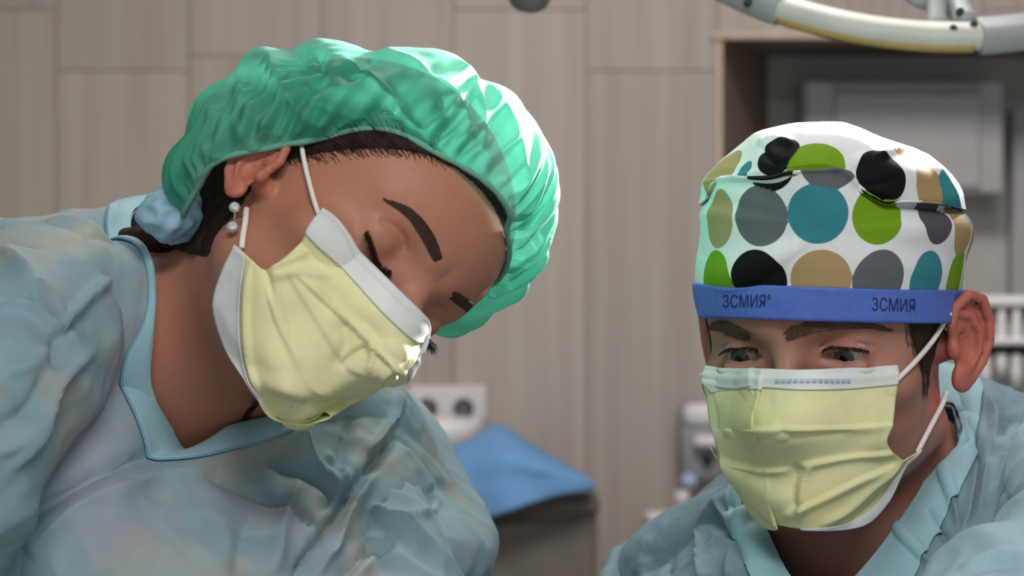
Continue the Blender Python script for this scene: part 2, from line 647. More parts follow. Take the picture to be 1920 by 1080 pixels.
def head_sdf(q, S, ears=True):
    """head in its own frame, millimetres: x to the head's left, y forward, z up, origin between the ear canals"""
    q = np.stack([q[:, 0], q[:, 1], np.where(q[:, 2] < 0, q[:, 2] * S['short'], q[:, 2])], 1)
    s = np.stack([np.abs(q[:, 0]), q[:, 1], q[:, 2]], 1)
    ez = S['ez']
    d = ell(q, (0, -3, 45), (74, 95, 83))
    d = smin(d, ell(q, (0, 31, 54), (62, 62, 48)), 22)
    d = smin(d, ell(q, (0, 36, -20), (S['facew'], 50, 70)), 22)
    d = smin(d, capsule(s, (S['gon'][0], S['gon'][1], S['gon'][2]), (13, 76, -86), 12, 13), 20)
    d = smin(d, ell(s, (0, 78, -84), (19, 15, 14)), 14)
    d = smin(d, ell(s, (45, 58, -8), (20, 19, 15)), 16)
    d = smin(d, capsule(s, (9, 87, 30 + ez * 0.7), (44, 68, 33 + ez * 0.7), S['brow'], S['brow'] * 0.8), 12)
    d = smax(d, -ell(s, (33, 94, 12 + ez), (17, 13, 11)), 9)
    d = smin(d, np.linalg.norm(s - np.array((32, 69.5, 11 + ez)), axis=1) - 14.0, 4)
    d = smin(d, capsule(q, (0, 88, 22), (0, 112, -22), 6.5, 9), 9)
    d = smin(d, np.linalg.norm(s - np.array((10.5, 100, -27)), axis=1) - 7.5, 6)
    d = smin(d, ell(q, (0, 80, -52), (27, 16, 24)), 12)
    d = smin(d, capsule(s, (0, 95, -46), (20, 86, -48), 3.6, 2), 4)
    d = smin(d, capsule(s, (0, 94, -55), (18, 86, -54), 4.2, 2), 4)
    se = s - np.array((0, 0, ez))
    if S['closed']:
        lid = chain(se, [(18, 82, 3.5), (25, 85, 1.0), (33, 86, 0.5), (41, 82.5, 3.0), (46, 76, 6)], 1.0)
        d = smax(d, -lid, 2.0)
        cre = chain(se, [(23, 83.5, 18), (28, 84.0, 20.5), (36, 82.0, 20.5), (43, 77.2, 17)], 0.5)
        d = smax(d, -cre, 3.0)
    else:
        d = smax(d, -ell(se, (32, 87, 9.0), (14.2, 12, 2.6)), 1.4)
        cre = chain(se, [(18, 84, 15), (26, 86.5, 17.5), (37, 83.5, 17.5), (47, 73, 12)], 0.8)
        d = smax(d, -cre, 2.5)
        d = smin(d, chain(se, [(19, 83, 4), (30, 83.5, 0), (42, 79, 2)], 2.2), 3.5)
    if ears:
        e = (s - np.array((0, S['eary'], S['earz'])))
        flare = S['flare']
        o = np.array((73.5, 8.0, 0))
        p = e - o
        ca, sa = math.cos(flare), math.sin(flare)
        u = np.stack([p[:, 0] * ca + p[:, 1] * sa, -p[:, 0] * sa + p[:, 1] * ca, p[:, 2]], 1)   # u0 out of the ear's plane, u1 forward, u2 up
        u = u / S['ears']
        near = np.linalg.norm(u - np.array((3, -16, 2)), axis=1) < 70
        de = np.full(len(q), 1e3)
        un = u[near]
        if len(un):
            pl = ell(un, (0.5, -19, 4), (2.4, 17, 27))
            hx = chain(un, [(1, -4, 6), (3, 0, 17), (4, -5, 27), (5, -17, 32.5), (5.5, -29, 27), (5, -35, 13), (4.5, -34, -1), (3.5, -27, -14), (2.5, -17, -23)], 3.2)
            ah = chain(un, [(2, -10, 22), (3.5, -19, 18), (4.5, -25, 7), (4, -23, -5), (3, -16, -14), (2, -9, -17)], 3.0)
            k = smin(smin(pl, hx, 2.5), ah, 2.5)
            k = smin(k, capsule(un, (-14, -8, 0), (-2, -11, 0), 10, 8), 3)
            k = smin(k, ell(un, (1.5, -10, -22), (4.2, 8.5, 9.5)), 4)
            k = smax(k, -ell(un, (5, -13, 1), (5.5, 8.5, 12)), 2.5)
            k = smin(k, ell(un, (2.5, -1.5, 0), (4.5, 4, 6.5)), 3)
            de[near] = k * S['ears']
        d = smin(d, de, 3.5)
    return d


class Person:
    def __init__(self, O, l, f, S, body):
        f = np.array(f, float)
        f /= np.linalg.norm(f)
        l = np.array(l, float)
        l -= f * (l @ f)
        l /= np.linalg.norm(l)
        u = np.cross(f, l)
        self.O, self.M, self.S, self.body = np.array(O), np.stack([l, f, u]), S, body

    def loc(self, V):
        return (np.asarray(V) - self.O) @ self.M.T * 1000.0

    def wor(self, q):
        return self.O + np.asarray(q, float) @ self.M / 1000.0

    def sdf(self, V, ears=True, body=True):
        V = np.asarray(V, float)
        q = self.loc(V)
        d = head_sdf(q, self.S, ears) / 1000.0
        if body:
            b = None
            for kind, args, k in self.body:
                if kind == 'c':
                    e = capsule(V, *args)
                else:
                    c, r, Mx = args
                    e = ell((V - c) @ Mx.T, (0, 0, 0), r)
                b = e if b is None else smin(b, e, k)
            d = smin(d, b, self.S.get('neckk', 0.045))
        return d

    def hull(self, V, **kw):
        q = self.loc(V)
        q = np.stack([q[:, 0], q[:, 1], np.where(q[:, 2] < 0, q[:, 2] * self.S['short'], q[:, 2])], 1)
        d = ell(q, (0, 36, -20), (self.S['facew'] + 1, 52, 72))
        d = smin(d, capsule(q, (0, 84, 16), (0, 100, -22), 9, 14), 34)
        d = smin(d, np.linalg.norm(q - np.array((0, 74, -82)), axis=1) - 19, 34)
        return d / 1000.0

    def grad(self, V, h=0.0004, **kw):
        g = np.zeros_like(V)
        for a in range(3):
            e = np.zeros(3)
            e[a] = h
            g[:, a] = self.sdf(V + e, **kw) - self.sdf(V - e, **kw)
        return g / np.maximum(np.linalg.norm(g, axis=1, keepdims=True), 1e-12)

    def push(self, V, gap, it=3, **kw):
        V = np.array(V)
        for _ in range(it):
            d = self.sdf(V, **kw)
            m = d < gap
            if not m.any():
                break
            V[m] += self.grad(V[m], 0.001, **kw) * (gap - d[m])[:, None]
        return V

    def march(self, px, gap=0.0, fn=None, **kw):
        """points where sight lines through pixels meet the head grown by gap (closest approach when they miss)"""
        px = np.atleast_2d(np.array(px, float))
        D = np.stack([(px[:, 0] - 960) / FPX, np.ones(len(px)), -(px[:, 1] - 540) / FPX], 1)
        D /= np.linalg.norm(D, axis=1, keepdims=True)
        t = np.full(len(px), 1.0)
        bt, bd = t.copy(), np.full(len(px), 1e9)
        for _ in range(120):
            V = CAM + D * t[:, None]
            d = (fn or self.sdf)(V, **kw) - gap
            better = d < bd
            bt = np.where(better, t, bt)
            bd = np.where(better, d, bd)
            t = t + np.clip(d, 0.0, 0.05) * 0.7 + np.where(d > 0.0002, 0.0003, 0)
            t = np.minimum(t, 2.4)
        return CAM + D * bt[:, None]

    def surface(self, lo, hi, hlo, hhi, fine, coarse):
        axes = []
        for a in range(3):
            g = [np.arange(lo[a], hlo[a], coarse), np.arange(hlo[a], hhi[a], fine), np.arange(hhi[a], hi[a] + coarse, coarse)]
            ax = np.concatenate(g)
            keep = np.concatenate([[True], np.diff(ax) > fine * 0.4])
            ax = ax[keep]
            n = (-(len(ax) - 1)) % 8
            ax = np.concatenate([ax, ax[-1] + coarse * np.arange(1, n + 1)])
            axes.append(ax)
        n = [len(a) for a in axes]
        Fd = np.full(n, 1.0)
        nb = [(k - 1) // 8 for k in n]
        B = np.stack(np.meshgrid(*[np.arange(k) for k in nb], indexing='ij'), -1).reshape(-1, 3)
        lo_ = np.stack([axes[a][B[:, a] * 8] for a in range(3)], 1)
        hi_ = np.stack([axes[a][B[:, a] * 8 + 8] for a in range(3)], 1)
        c = (lo_ + hi_) / 2
        r = np.linalg.norm(hi_ - lo_, axis=1) / 2
        dc = self.sdf(c)
        for b, dd, rr in zip(B, dc, r):
            if abs(dd) > rr * 1.35 + 0.004 and dd < 0:
                Fd[b[0] * 8:b[0] * 8 + 9, b[1] * 8:b[1] * 8 + 9, b[2] * 8:b[2] * 8 + 9] = -1.0
        act = B[np.abs(dc) <= r * 1.35 + 0.004]
        o = np.stack(np.meshgrid(*[np.arange(9)] * 3, indexing='ij'), -1).reshape(-1, 3)
        I = (act[:, None, :] * 8 + o[None]).reshape(-1, 3)
        flat = np.unique(np.ravel_multi_index(I.T, n))
        I = np.stack(np.unravel_index(flat, n), 1)
        pts = np.stack([axes[a][I[:, a]] for a in range(3)], 1)
        vals = np.concatenate([self.sdf(ch) for ch in np.array_split(pts, max(1, len(pts) // 150000))])
        Fd[I[:, 0], I[:, 1], I[:, 2]] = vals
        # surface nets
        neg = Fd < 0
        cs = np.zeros([k - 1 for k in n], int)
        for a in (0, 1):
            for b in (0, 1):
                for c_ in (0, 1):
                    cs += neg[a:n[0] - 1 + a, b:n[1] - 1 + b, c_:n[2] - 1 + c_]
        cells = np.stack(np.nonzero((cs > 0) & (cs < 8)), 1)
        vid = np.full([k - 1 for k in n], -1)
        vid[cells[:, 0], cells[:, 1], cells[:, 2]] = np.arange(len(cells))
        acc = np.zeros((len(cells), 3))
        cnt = np.zeros(len(cells))
        cr = [(i, j, k) for i in (0, 1) for j in (0, 1) for k in (0, 1)]
        for ca in cr:
            for ax in range(3):
                if ca[ax]:
                    continue
                cb = list(ca)
                cb[ax] = 1
                ia = cells + np.array(ca)
                ib = cells + np.array(cb)
                fa = Fd[ia[:, 0], ia[:, 1], ia[:, 2]]
                fb = Fd[ib[:, 0], ib[:, 1], ib[:, 2]]
                m = (fa < 0) != (fb < 0)
                t = np.where(m, fa / np.where(m, fa - fb, 1), 0)[:, None]
                pa = np.stack([axes[k][ia[:, k]] for k in range(3)], 1)
                pb = np.stack([axes[k][ib[:, k]] for k in range(3)], 1)
                acc += np.where(m[:, None], pa + (pb - pa) * t, 0)
                cnt += m
        V = acc / np.maximum(cnt, 1)[:, None]
        Q = []
        for ax in range(3):
            b, c_ = (ax + 1) % 3, (ax + 2) % 3
            sl0 = [slice(None)] * 3
            sl1 = [slice(None)] * 3
            sl0[ax] = slice(0, n[ax] - 1)
            sl1[ax] = slice(1, n[ax])
            ch = neg[tuple(sl0)] != neg[tuple(sl1)]
            E = np.stack(np.nonzero(ch), 1)
            ok = (E[:, b] > 0) & (E[:, c_] > 0) & (E[:, b] < n[b] - 1) & (E[:, c_] < n[c_] - 1)
            E = E[ok]
            q = []
            for db, dcx in ((1, 1), (0, 1), (0, 0), (1, 0)):
                I2 = E.copy()
                I2[:, b] -= db
                I2[:, c_] -= dcx
                q.append(vid[I2[:, 0], I2[:, 1], I2[:, 2]])
            q = np.stack(q, 1)
            flip = ~neg[E[:, 0], E[:, 1], E[:, 2]]
            q[flip] = q[flip][:, ::-1]
            Q.append(q)
        Q = np.concatenate(Q)
        Q = Q[(Q >= 0).all(1)]
        for _ in range(2):
            V -= self.grad(V) * np.clip(self.sdf(V), -0.004, 0.004)[:, None]
        # one round of refinement, put back on the surface
        e = np.sort(np.concatenate([Q[:, [k, (k + 1) % 4]] for k in range(4)]), axis=1)
        ue, inv = np.unique(e, axis=0, return_inverse=True)
        inv = inv.reshape(4, -1)
        em = (V[ue[:, 0]] + V[ue[:, 1]]) / 2
        fm = V[Q].mean(1)
        nv = len(V)
        V2 = np.concatenate([V, em, fm])
        ei = inv + nv
        fi = nv + len(ue) + np.arange(len(Q))
        Q2 = np.concatenate([np.stack([Q[:, k], ei[k], fi, ei[(k + 3) % 4]], 1) for k in range(4)])
        for _ in range(2):
            d = np.concatenate([self.sdf(x) for x in np.array_split(V2, 4)])
            g = np.concatenate([self.grad(x) for x in np.array_split(V2, 4)])
            V2 -= g * np.clip(d, -0.003, 0.003)[:, None]
        return V2, Q2


def basis(a, b):
    a = np.array(a, float)
    a /= np.linalg.norm(a)
    b = np.array(b, float)
    b -= a * (a @ b)
    b /= np.linalg.norm(b)
    return np.stack([a, b, np.cross(a, b)])


# ------------------------------------------------------------------ the room
WY = 4.50                                           # the panelled wall stands this far from the camera


def structure(name, V, Fc, mat):
    o = obj(name, V, Fc, mat, smooth=False)
    o['kind'] = 'structure'
    return o


structure('floor', *bevel_box(0, 1.5, -0.05, 7.0, 8.0, 0.1, 0.002), M_FLOOR)
structure('ceiling', *bevel_box(0, 1.5, 3.05, 7.0, 8.0, 0.1, 0.002), M_CEIL)
structure('wall_left', *bevel_box(-3.05, 1.5, 1.5, 0.1, 6.2, 3.0, 0.002), M_WALLPAINT)
structure('wall_right', *bevel_box(3.05, 1.5, 1.5, 0.1, 6.2, 3.0, 0.002), M_WALLPAINT)
AX0 = P(1346, 0, WY)[0]                             # left edge of the alcove
AZ1 = P(0, 66, WY)[2]                               # top of the alcove
AX1 = 1.55
parts = [bevel_box((-3.0 + AX0) / 2, WY + 0.06, 1.5, AX0 + 3.0, 0.08, 3.0, 0.001),
         bevel_box((AX0 + AX1) / 2, WY + 0.06, (3.0 + AZ1) / 2, AX1 - AX0, 0.08, 3.0 - AZ1, 0.001),
         bevel_box((3.0 + AX1) / 2, WY + 0.06, 1.5, 3.0 - AX1, 0.08, 3.0, 0.001)]
wall = structure('wall_back', *join(parts), M_JOINT)
# laminate boards, each one a piece with its own joints
bw = 0.246
x = AX0 - bw * 13
col_n = 0
zj = [P(0, 104, WY)[2], P(0, 132, WY)[2] , P(0, 18, WY)[2], P(0, 330, WY)[2]]
while x < 2.98:
    z0 = 0.0
    joint = zj[(col_n * 3 + 1) % 4]
    cuts = [0.0] + [z for z in (joint - 1.3, joint, joint + 0.7) if 0.08 < z < 2.9] + [3.0]
    for a, b in zip(cuts[:-1], cuts[1:]):
        xa, xb = x, min(x + bw, 2.99)
        if xa >= AX0 - 0.01 and xb <= AX1 + 0.02:
            if b <= AZ1:
                continue
            a = max(a, AZ1)
        g = 0.0007
        dy = RNG.uniform(0, 0.0012)
        V, Fc = bevel_box(0, 0, 0, xb - xa - 2 * g, 0.02, b - a - 2 * g, 0.0006)
        o = obj('panel', V, Fc, M_WOOD, smooth=False)
        o.location = ((xa + xb) / 2, WY + 0.01 + dy, (a + b) / 2)
        o.parent = wall
    x += bw
    col_n += 1
# alcove: slanting reveal, back, soffit, trim edges
yb = WY + 0.42
RX = P(1440, 0, yb)[0]
t = 0.02
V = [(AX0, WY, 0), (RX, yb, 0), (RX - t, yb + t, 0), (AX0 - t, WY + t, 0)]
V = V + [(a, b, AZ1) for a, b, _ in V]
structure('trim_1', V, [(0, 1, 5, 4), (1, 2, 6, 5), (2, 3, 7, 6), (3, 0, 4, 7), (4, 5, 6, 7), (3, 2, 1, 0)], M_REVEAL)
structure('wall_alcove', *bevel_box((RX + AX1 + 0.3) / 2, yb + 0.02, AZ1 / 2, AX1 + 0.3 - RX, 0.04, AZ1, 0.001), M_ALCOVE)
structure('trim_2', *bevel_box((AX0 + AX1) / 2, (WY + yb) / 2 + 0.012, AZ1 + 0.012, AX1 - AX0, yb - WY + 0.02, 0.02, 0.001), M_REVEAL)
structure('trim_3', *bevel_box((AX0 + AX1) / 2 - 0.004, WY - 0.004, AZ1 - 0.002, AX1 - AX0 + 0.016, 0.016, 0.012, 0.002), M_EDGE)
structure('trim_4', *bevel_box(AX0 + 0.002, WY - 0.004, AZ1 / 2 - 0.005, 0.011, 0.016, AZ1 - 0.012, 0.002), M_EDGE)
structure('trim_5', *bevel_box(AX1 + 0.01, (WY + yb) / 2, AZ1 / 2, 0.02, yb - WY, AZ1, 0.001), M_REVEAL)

# cabinet inside the alcove
d = yb - 0.16
a, b = P(1512, 152, d), P(1884, 362, d)
cabinet = empty('wall_cabinet', ((a[0] + b[0]) / 2, d, b[2]), 'pale grey wall cabinet hung in the alcove behind the dotted cap', 'cabinet')
obj('body', *bevel_box((a[0] + b[0]) / 2, d + 0.09, (a[2] + b[2]) / 2, b[0] - a[0], 0.16, a[2] - b[2], 0.004), M_CABGREY, cabinet, False)
a2, b2 = P(1566, 176, d), P(1838, 352, d)
obj('door', *bevel_box((a2[0] + b2[0]) / 2, d + 0.006, (a2[2] + b2[2]) / 2, b2[0] - a2[0], 0.016, a2[2] - b2[2], 0.003), M_CABGREY, cabinet, False)
obj('grip_rail', *bevel_box((a2[0] + b2[0]) / 2, d + 0.003, P(0, 163, d)[2], b2[0] - a2[0], 0.012, 0.020, 0.003), M_GREYPL, cabinet, False)
a2, b2 = P(1505, 150, d), P(1514, 245, d)
obj('side_strip', *bevel_box((a2[0] + b2[0]) / 2, d + 0.02, (a2[2] + b2[2]) / 2, 0.008, 0.03, a2[2] - b2[2], 0.002), M_GREYPL, cabinet, False)
d2 = yb - 0.07
a, b = P(1900, 205, d2), P(2080, 620, d2)
cab2 = empty('wall_cabinet', ((a[0] + b[0]) / 2, d2, b[2]), 'narrow grey cabinet at the edge of the frame, right of the wider alcove cabinet', 'cabinet')
obj('body', *bevel_box((a[0] + b[0]) / 2, d2 + 0.035, (a[2] + b[2]) / 2, b[0] - a[0], 0.07, a[2] - b[2], 0.004), M_CABGREY, cab2, False)
obj('door', *bevel_box((a[0] + b[0]) / 2, d2 - 0.004, (a[2] + b[2]) / 2, b[0] - a[0] - 0.03, 0.012, a[2] - b[2] - 0.03, 0.003), M_CABGREY, cab2, False)

# double wall socket
d = WY - 0.008
a, b = P(766, 724, d), P(911, 787, d)
sock = empty('wall_socket', ((a[0] + b[0]) / 2, d, b[2]), 'white double wall socket with two round recesses above the blue cloth', 'socket')
obj('frame', *bevel_box((a[0] + b[0]) / 2, d, (a[2] + b[2]) / 2, b[0] - a[0], 0.014, a[2] - b[2], 0.004), M_WHITEPL, sock, False)
for cx in (801, 869):
    c = P(cx, 766, d - 0.007)
    o = obj('recess', *lathe([(0.0195, -0.002), (0.0195, 0.001), (0.0172, 0.0016), (0.0160, 0.0004), (0.0, 0.0004)], c, (0, -1, 0)), M_SOCKETHOLE, sock)
    for s in (-1, 1):
        obj('pin_hole', *lathe([(0.0042, -0.001), (0.0042, 0.0012), (0.002, 0.0014)], c + np.array([s * 0.0085, -0.001, 0.0]), (0, -1, 0), 10), M_DARKPL, o)

# side cabinet by the wall, a white basin and a blue cloth on it
def slab_z(py, d):
    return P(0, py, d)[2]


cy0, cy1 = WY - 0.27, WY - 0.015
top = slab_z(938, WY - 0.3)
cx0, cx1 = P(560, 0, cy0)[0], P(1118, 0, cy0)[0]
sc = empty('side_cabinet', ((cx0 + cx1) / 2, (cy0 + cy1) / 2, 0), 'dark taupe side cabinet under the blue cloth against the panelled wall', 'cabinet')
obj('body', *bevel_box((cx0 + cx1) / 2, (cy0 + cy1) / 2, (top - 0.02) / 2 + 0.03, cx1 - cx0, cy1 - cy0, top - 0.08, 0.004), M_CABINET, sc, False)
obj('worktop', *bevel_box((cx0 + cx1) / 2, (cy0 + cy1) / 2 - 0.004, top - 0.012, cx1 - cx0 + 0.012, cy1 - cy0 + 0.02, 0.024, 0.004), M_CABINET, sc, False)
obj('plinth', *bevel_box((cx0 + cx1) / 2, (cy0 + cy1) / 2 + 0.02, 0.03, cx1 - cx0 - 0.03, cy1 - cy0 - 0.05, 0.06, 0.003), M_DARKPL, sc, False)
for k in range(2):
    w = (cx1 - cx0) / 2
    o = obj('door', *bevel_box(cx0 + w * (k + 0.5), cy0 - 0.006, (top - 0.03) / 2 + 0.035, w - 0.006, 0.016, top - 0.12, 0.003), M_CABINET, sc, False)
    obj('handle', *bevel_box(cx0 + w + (0.035 if k else -0.035), cy0 - 0.024, top - 0.22, 0.012, 0.02, 0.12, 0.004), M_STEEL, o, False)

# white basin: shallow bowl
bx, bd = P(824, 0, WY - 0.15)[0], WY - 0.15
bz = top
rim = slab_z(786, bd)
prof = [(0.035, 0.001), (0.045, 0.004), (0.055, (rim - bz) * 0.5), (0.070, (rim - bz) * 0.72), (0.080, rim - bz), (0.077, rim - bz), (0.066, (rim - bz) * 0.75), (0.045, (rim - bz) * 0.4), (0.0, (rim - bz) * 0.38)]
tag(obj('basin', *lathe(prof, (bx, bd, bz), n=40), M_WHITEPL), 'white basin under the wall socket, beside the blue cloth', 'basin')

# blue cloth: lies on the cabinet, peaks over a box edge and hangs in a pointed corner
cp = lambda x, y, d: P(x, y, d)
rows = [
    [cp(700, 838, 4.235), cp(800, 842, 4.235), cp(876, 830, 4.235), cp(930, 797, 4.36), cp(985, 826, 4.42), cp(1050, 866, 4.40), cp(1108, 902, 4.36)],
    [cp(690, 848, 4.215), cp(800, 852, 4.21), cp(872, 838, 4.20), cp(935, 806, 4.25), cp(992, 838, 4.24), cp(1052, 872, 4.22), cp(1114, 906, 4.20)],
    [cp(690, 880, 4.18), cp(800, 880, 4.18), cp(870, 868, 4.17), cp(940, 850, 4.155), cp(1000, 868, 4.15), cp(1055, 886, 4.15), cp(1115, 910, 4.15)],
    [cp(690, 940, 4.16), cp(800, 940, 4.165), cp(878, 920, 4.155), cp(945, 904, 4.14), cp(1000, 900, 4.145), cp(1058, 903, 4.14), cp(1114, 913, 4.15)],
    [cp(690, 1000, 4.15), cp(800, 1000, 4.16), cp(900, 976, 4.15), cp(955, 958, 4.13), cp(1005, 940, 4.14), cp(1060, 924, 4.14), cp(1112, 915, 4.15)],
]
C = catmull(catmull(np.array(rows), np.linspace(0, 1, 41)), np.linspace(0, 1, 61), axis=1)
V = C.reshape(-1, 3)
Fq = grid_faces(41, 61)
w = Waves(5, 40)
V = V + np.array([0, -1, 0.3]) * (w(V) * 0.0022)[:, None]
cl = tag(obj('cloth', V, Fq, M_CLOTHBLUE), 'blue sterile cloth draped over the cabinet with a pointed corner', 'cloth')
solidify(cl, 0.003)

# soap dispenser and small items on a shelf left of the man's mask
sd = WY - 0.075
a, b = P(1276, 756, sd), P(1362, 905, sd)
disp = empty('soap_dispenser', ((a[0] + b[0]) / 2, sd, b[2]), 'grey wall dispenser with white lever beside the yellow mask of the man', 'dispenser')
obj('body', *bevel_box((a[0] + b[0]) / 2, sd + 0.04, (a[2] + b[2]) / 2, b[0] - a[0], 0.07, a[2] - b[2], 0.012), M_GREYPL, disp)
a2, b2 = P(1282, 757, sd), P(1360, 800, sd)
obj('lid', *bevel_box((a2[0] + b2[0]) / 2, sd + 0.03, (a2[2] + b2[2]) / 2, b2[0] - a2[0], 0.075, a2[2] - b2[2], 0.01), M_WHITEPL, disp)
a2, b2 = P(1300, 816, sd), P(1362, 838, sd)
obj('lever', *bevel_box((a2[0] + b2[0]) / 2, sd - 0.012, (a2[2] + b2[2]) / 2, b2[0] - a2[0], 0.03, a2[2] - b2[2], 0.006), M_WHITEPL, disp)
obj('nozzle', *lathe([(0.010, 0), (0.010, 0.012), (0.006, 0.014), (0.006, 0.004)], P(1326, 862, sd + 0.003), (0, -1, 0), 16), M_DARKPL, disp)
a2, b2 = P(1277, 888, sd), P(1306, 915, sd)
obj('drip_cup', *bevel_box((a2[0] + b2[0]) / 2, sd, (a2[2] + b2[2]) / 2, b2[0] - a2[0], 0.04, a2[2] - b2[2], 0.006), M_BLUECAP, disp)
shz = slab_z(1006, WY - 0.12)
sx0, sx1 = P(1205, 0, WY - 0.12)[0], AX0 + 0.05
shelf = empty('wall_shelf', ((sx0 + sx1) / 2, WY - 0.08, shz), 'narrow beige shelf on the panelled wall under the dispenser', 'shelf')
obj('board', *bevel_box((sx0 + sx1) / 2, WY - 0.081, shz - 0.009, sx1 - sx0, 0.155, 0.018, 0.003), M_BEIGE, shelf, False)
for k in range(2):
    obj('bracket', *bevel_box(sx0 + 0.04 + k * (sx1 - sx0 - 0.08), WY - 0.06, shz - 0.05, 0.012, 0.11, 0.062, 0.003), M_GREYPL, shelf, False)
jx = P(1279, 0, WY - 0.1)[0]
jar = empty('jar', (jx, WY - 0.1, shz), 'small pale round jar on the wall shelf, nearest the dispenser', 'jar')
hj = slab_z(946, WY - 0.1) - shz
obj('body', *lathe([(0.012, 0.0), (0.016, 0.002), (0.016, hj - 0.006), (0.011, hj)], (jx, WY - 0.1, shz), n=20), M_BEIGE, jar)
obj('lid', *lathe([(0.014, hj), (0.014, hj + 0.022), (0.010, hj + 0.025)], (jx, WY - 0.1, shz), n=20), M_WHITEPL, jar)
tx = P(1238, 0, WY - 0.11)[0]
tb = empty('cotton_box', (tx, WY - 0.11, shz), 'low dull red box with a white lid on the wall shelf', 'box')
hb = slab_z(978, WY - 0.11) - shz
obj('box_body', *bevel_box(tx, WY - 0.105, shz + hb / 2, 0.056, 0.06, hb, 0.003), M_RED, tb, False)
obj('lid', *bevel_box(tx, WY - 0.105, shz + hb + 0.009, 0.052, 0.056, 0.017, 0.004), M_WHITEPL, tb, False)

# white instrument holder on the right, seen past the man's ear
hd = WY - 0.35
rx0, rx1 = P(1826, 0, hd)[0], P(2040, 0, hd)[0]
rz0, rz1 = slab_z(800, hd), slab_z(556, hd)
rack = empty('instrument_holder', ((rx0 + rx1) / 2, hd, rz0), 'white dental instrument holder with hanging handpieces beyond the ear of the man', 'instrument holder')
obj('back_plate', *bevel_box((rx0 + rx1) / 2, hd + 0.03, (rz0 + rz1) / 2, rx1 - rx0, 0.03, rz1 - rz0, 0.01), M_GREYPL, rack)
obj('shelf', *bevel_box((rx0 + rx1) / 2, hd, slab_z(640, hd), rx1 - rx0 - 0.01, 0.05, 0.012, 0.004), M_WHITEPL, rack)
obj('hook_rail', *bevel_box((rx0 + rx1) / 2, hd, slab_z(565, hd), rx1 - rx0 - 0.01, 0.04, 0.02, 0.006), M_WHITEPL, rack)
for k, pxx in enumerate((1848, 1878, 1906, 1934, 1964)):
    c = P(pxx, 575, hd - 0.005)
    L = slab_z(575, hd) - slab_z(730 - 22 * (k % 2), hd)
    o = obj('handpiece', *lathe([(0.004, 0), (0.0075, -0.02), (0.0095, -0.05), (0.0085, -L * 0.6), (0.011, -L * 0.8), (0.006, -L)], c, (0, 0, 1), 14), M_WHITEPL, rack)
    obj('grip_ring', *lathe([(0.0098, 0.0), (0.0112, 0.002), (0.0112, 0.022), (0.0098, 0.024)], c + np.array([0, 0, -0.082]), (0, 0, 1), 14), M_DARKPL, o)
stand = obj('stand', *bevel_box((rx0 + rx1) / 2, hd + 0.03, rz0 / 2, 0.06, 0.03, rz0 - 0.002, 0.006), M_GREYPL, rack, False)

# ------------------------------------------------------------------ operating light
ld = 2.12
k = ld / FPX
cE = P(1690, -168, ld)
ra = 468 * k
tilt = math.radians(-27)
ux = np.array([1.0, 0, 0])
uy = np.array([0, math.cos(math.radians(36)), math.sin(math.radians(36))])   # ring plane, tipped towards the camera
ux = ux * math.cos(math.radians(-2)) + np.array([0, 0, 1]) * math.sin(math.radians(-2))
un = np.cross(ux, uy)
light_o = empty('operating_light', cE, 'off-white ring of the operating light above the man', 'lamp')


def ring_pts(a0, a1, n, r):
    th = np.radians(np.linspace(a0, a1, n))
    return cE + r * (np.cos(th)[:, None] * ux + np.sin(th)[:, None] * uy)


def ring_tube(a0, a1, n, prof, closed=False):
    """prof: (radial, normal) outline of the ring's section"""
    th = np.radians(np.linspace(a0, a1, n, endpoint=not closed))
    V = []
    for t_ in th:
        e = math.cos(t_) * ux + math.sin(t_) * uy
        for r_, h_ in prof:
            V.append(cE + e * (ra + r_) + un * h_)
    m = len(prof)
    V = np.array(V)
    if closed:
        Fc = []
        for i in range(n):
            j = (i + 1) % n
            Fc += [[i * m + a, i * m + (a + 1) % m, j * m + (a + 1) % m, j * m + a] for a in range(m)]
    else:
        Fc = grid_faces(n, m, True).tolist()
        Fc += [list(range(m))[::-1], [(n - 1) * m + j for j in range(m)]]
    return V, Fc


def oval(rw, rh, n=18, cr=0.0, ch=0.0, p=0.75):
    out = []
    for j in range(n):
        a_ = 2 * math.pi * j / n
        c_, s_ = math.cos(a_), math.sin(a_)
        out.append((cr + rw * math.copysign(abs(c_) ** p, c_), ch + rh * math.copysign(abs(s_) ** p, s_)))
    return out


obj('ring', *ring_tube(0, 360, 160, oval(0.0125, 0.0105), True), M_LAMPWHITE, light_o)
# ring angle for a pixel column in the lower (near) half
def ang(px):
    return -math.degrees(math.acos(max(-1, min(1, (px - 1690) / 468.0))))


for a0, a1 in ((ang(1436), ang(1748)), (ang(1884), ang(2070))):
    obj('grip_strip', *ring_tube(a0, a1, 40, oval(0.0045, 0.0035, 14, 0.0105, -0.0045)), M_LAMPTAN, light_o, label='tan strip on the outside of the ring')
for pa, pb in ((1330, 1432), (1762, 1868)):
    o = obj('clamp', *ring_tube(ang(pa), ang(pb), 20, oval(0.0145, 0.0125, 18, 0, 0, 0.5)), M_LAMPGREY, light_o, label='grey clamp with dark screws around the ring')
    if pa == 1762:
        sp = [(1787, 54), (1826, 46), (1800, 22)]
    else:
        sp = [(1402, 4)]
    for sx, sy in sp:
        c = P(sx, sy, ld - ra * math.cos(math.radians(36)) * 0.90 - 0.012)
        cc = ring_pts(ang(sx), ang(sx), 1, ra)[0]
        c = P(sx, sy, cc[1] - 0.0125)
        obj('screw', *lathe([(0.0032, -0.004), (0.0032, 0.0018), (0.0014, 0.002)], c, (0, -1, 0.2), 12), M_DARKPL, o)
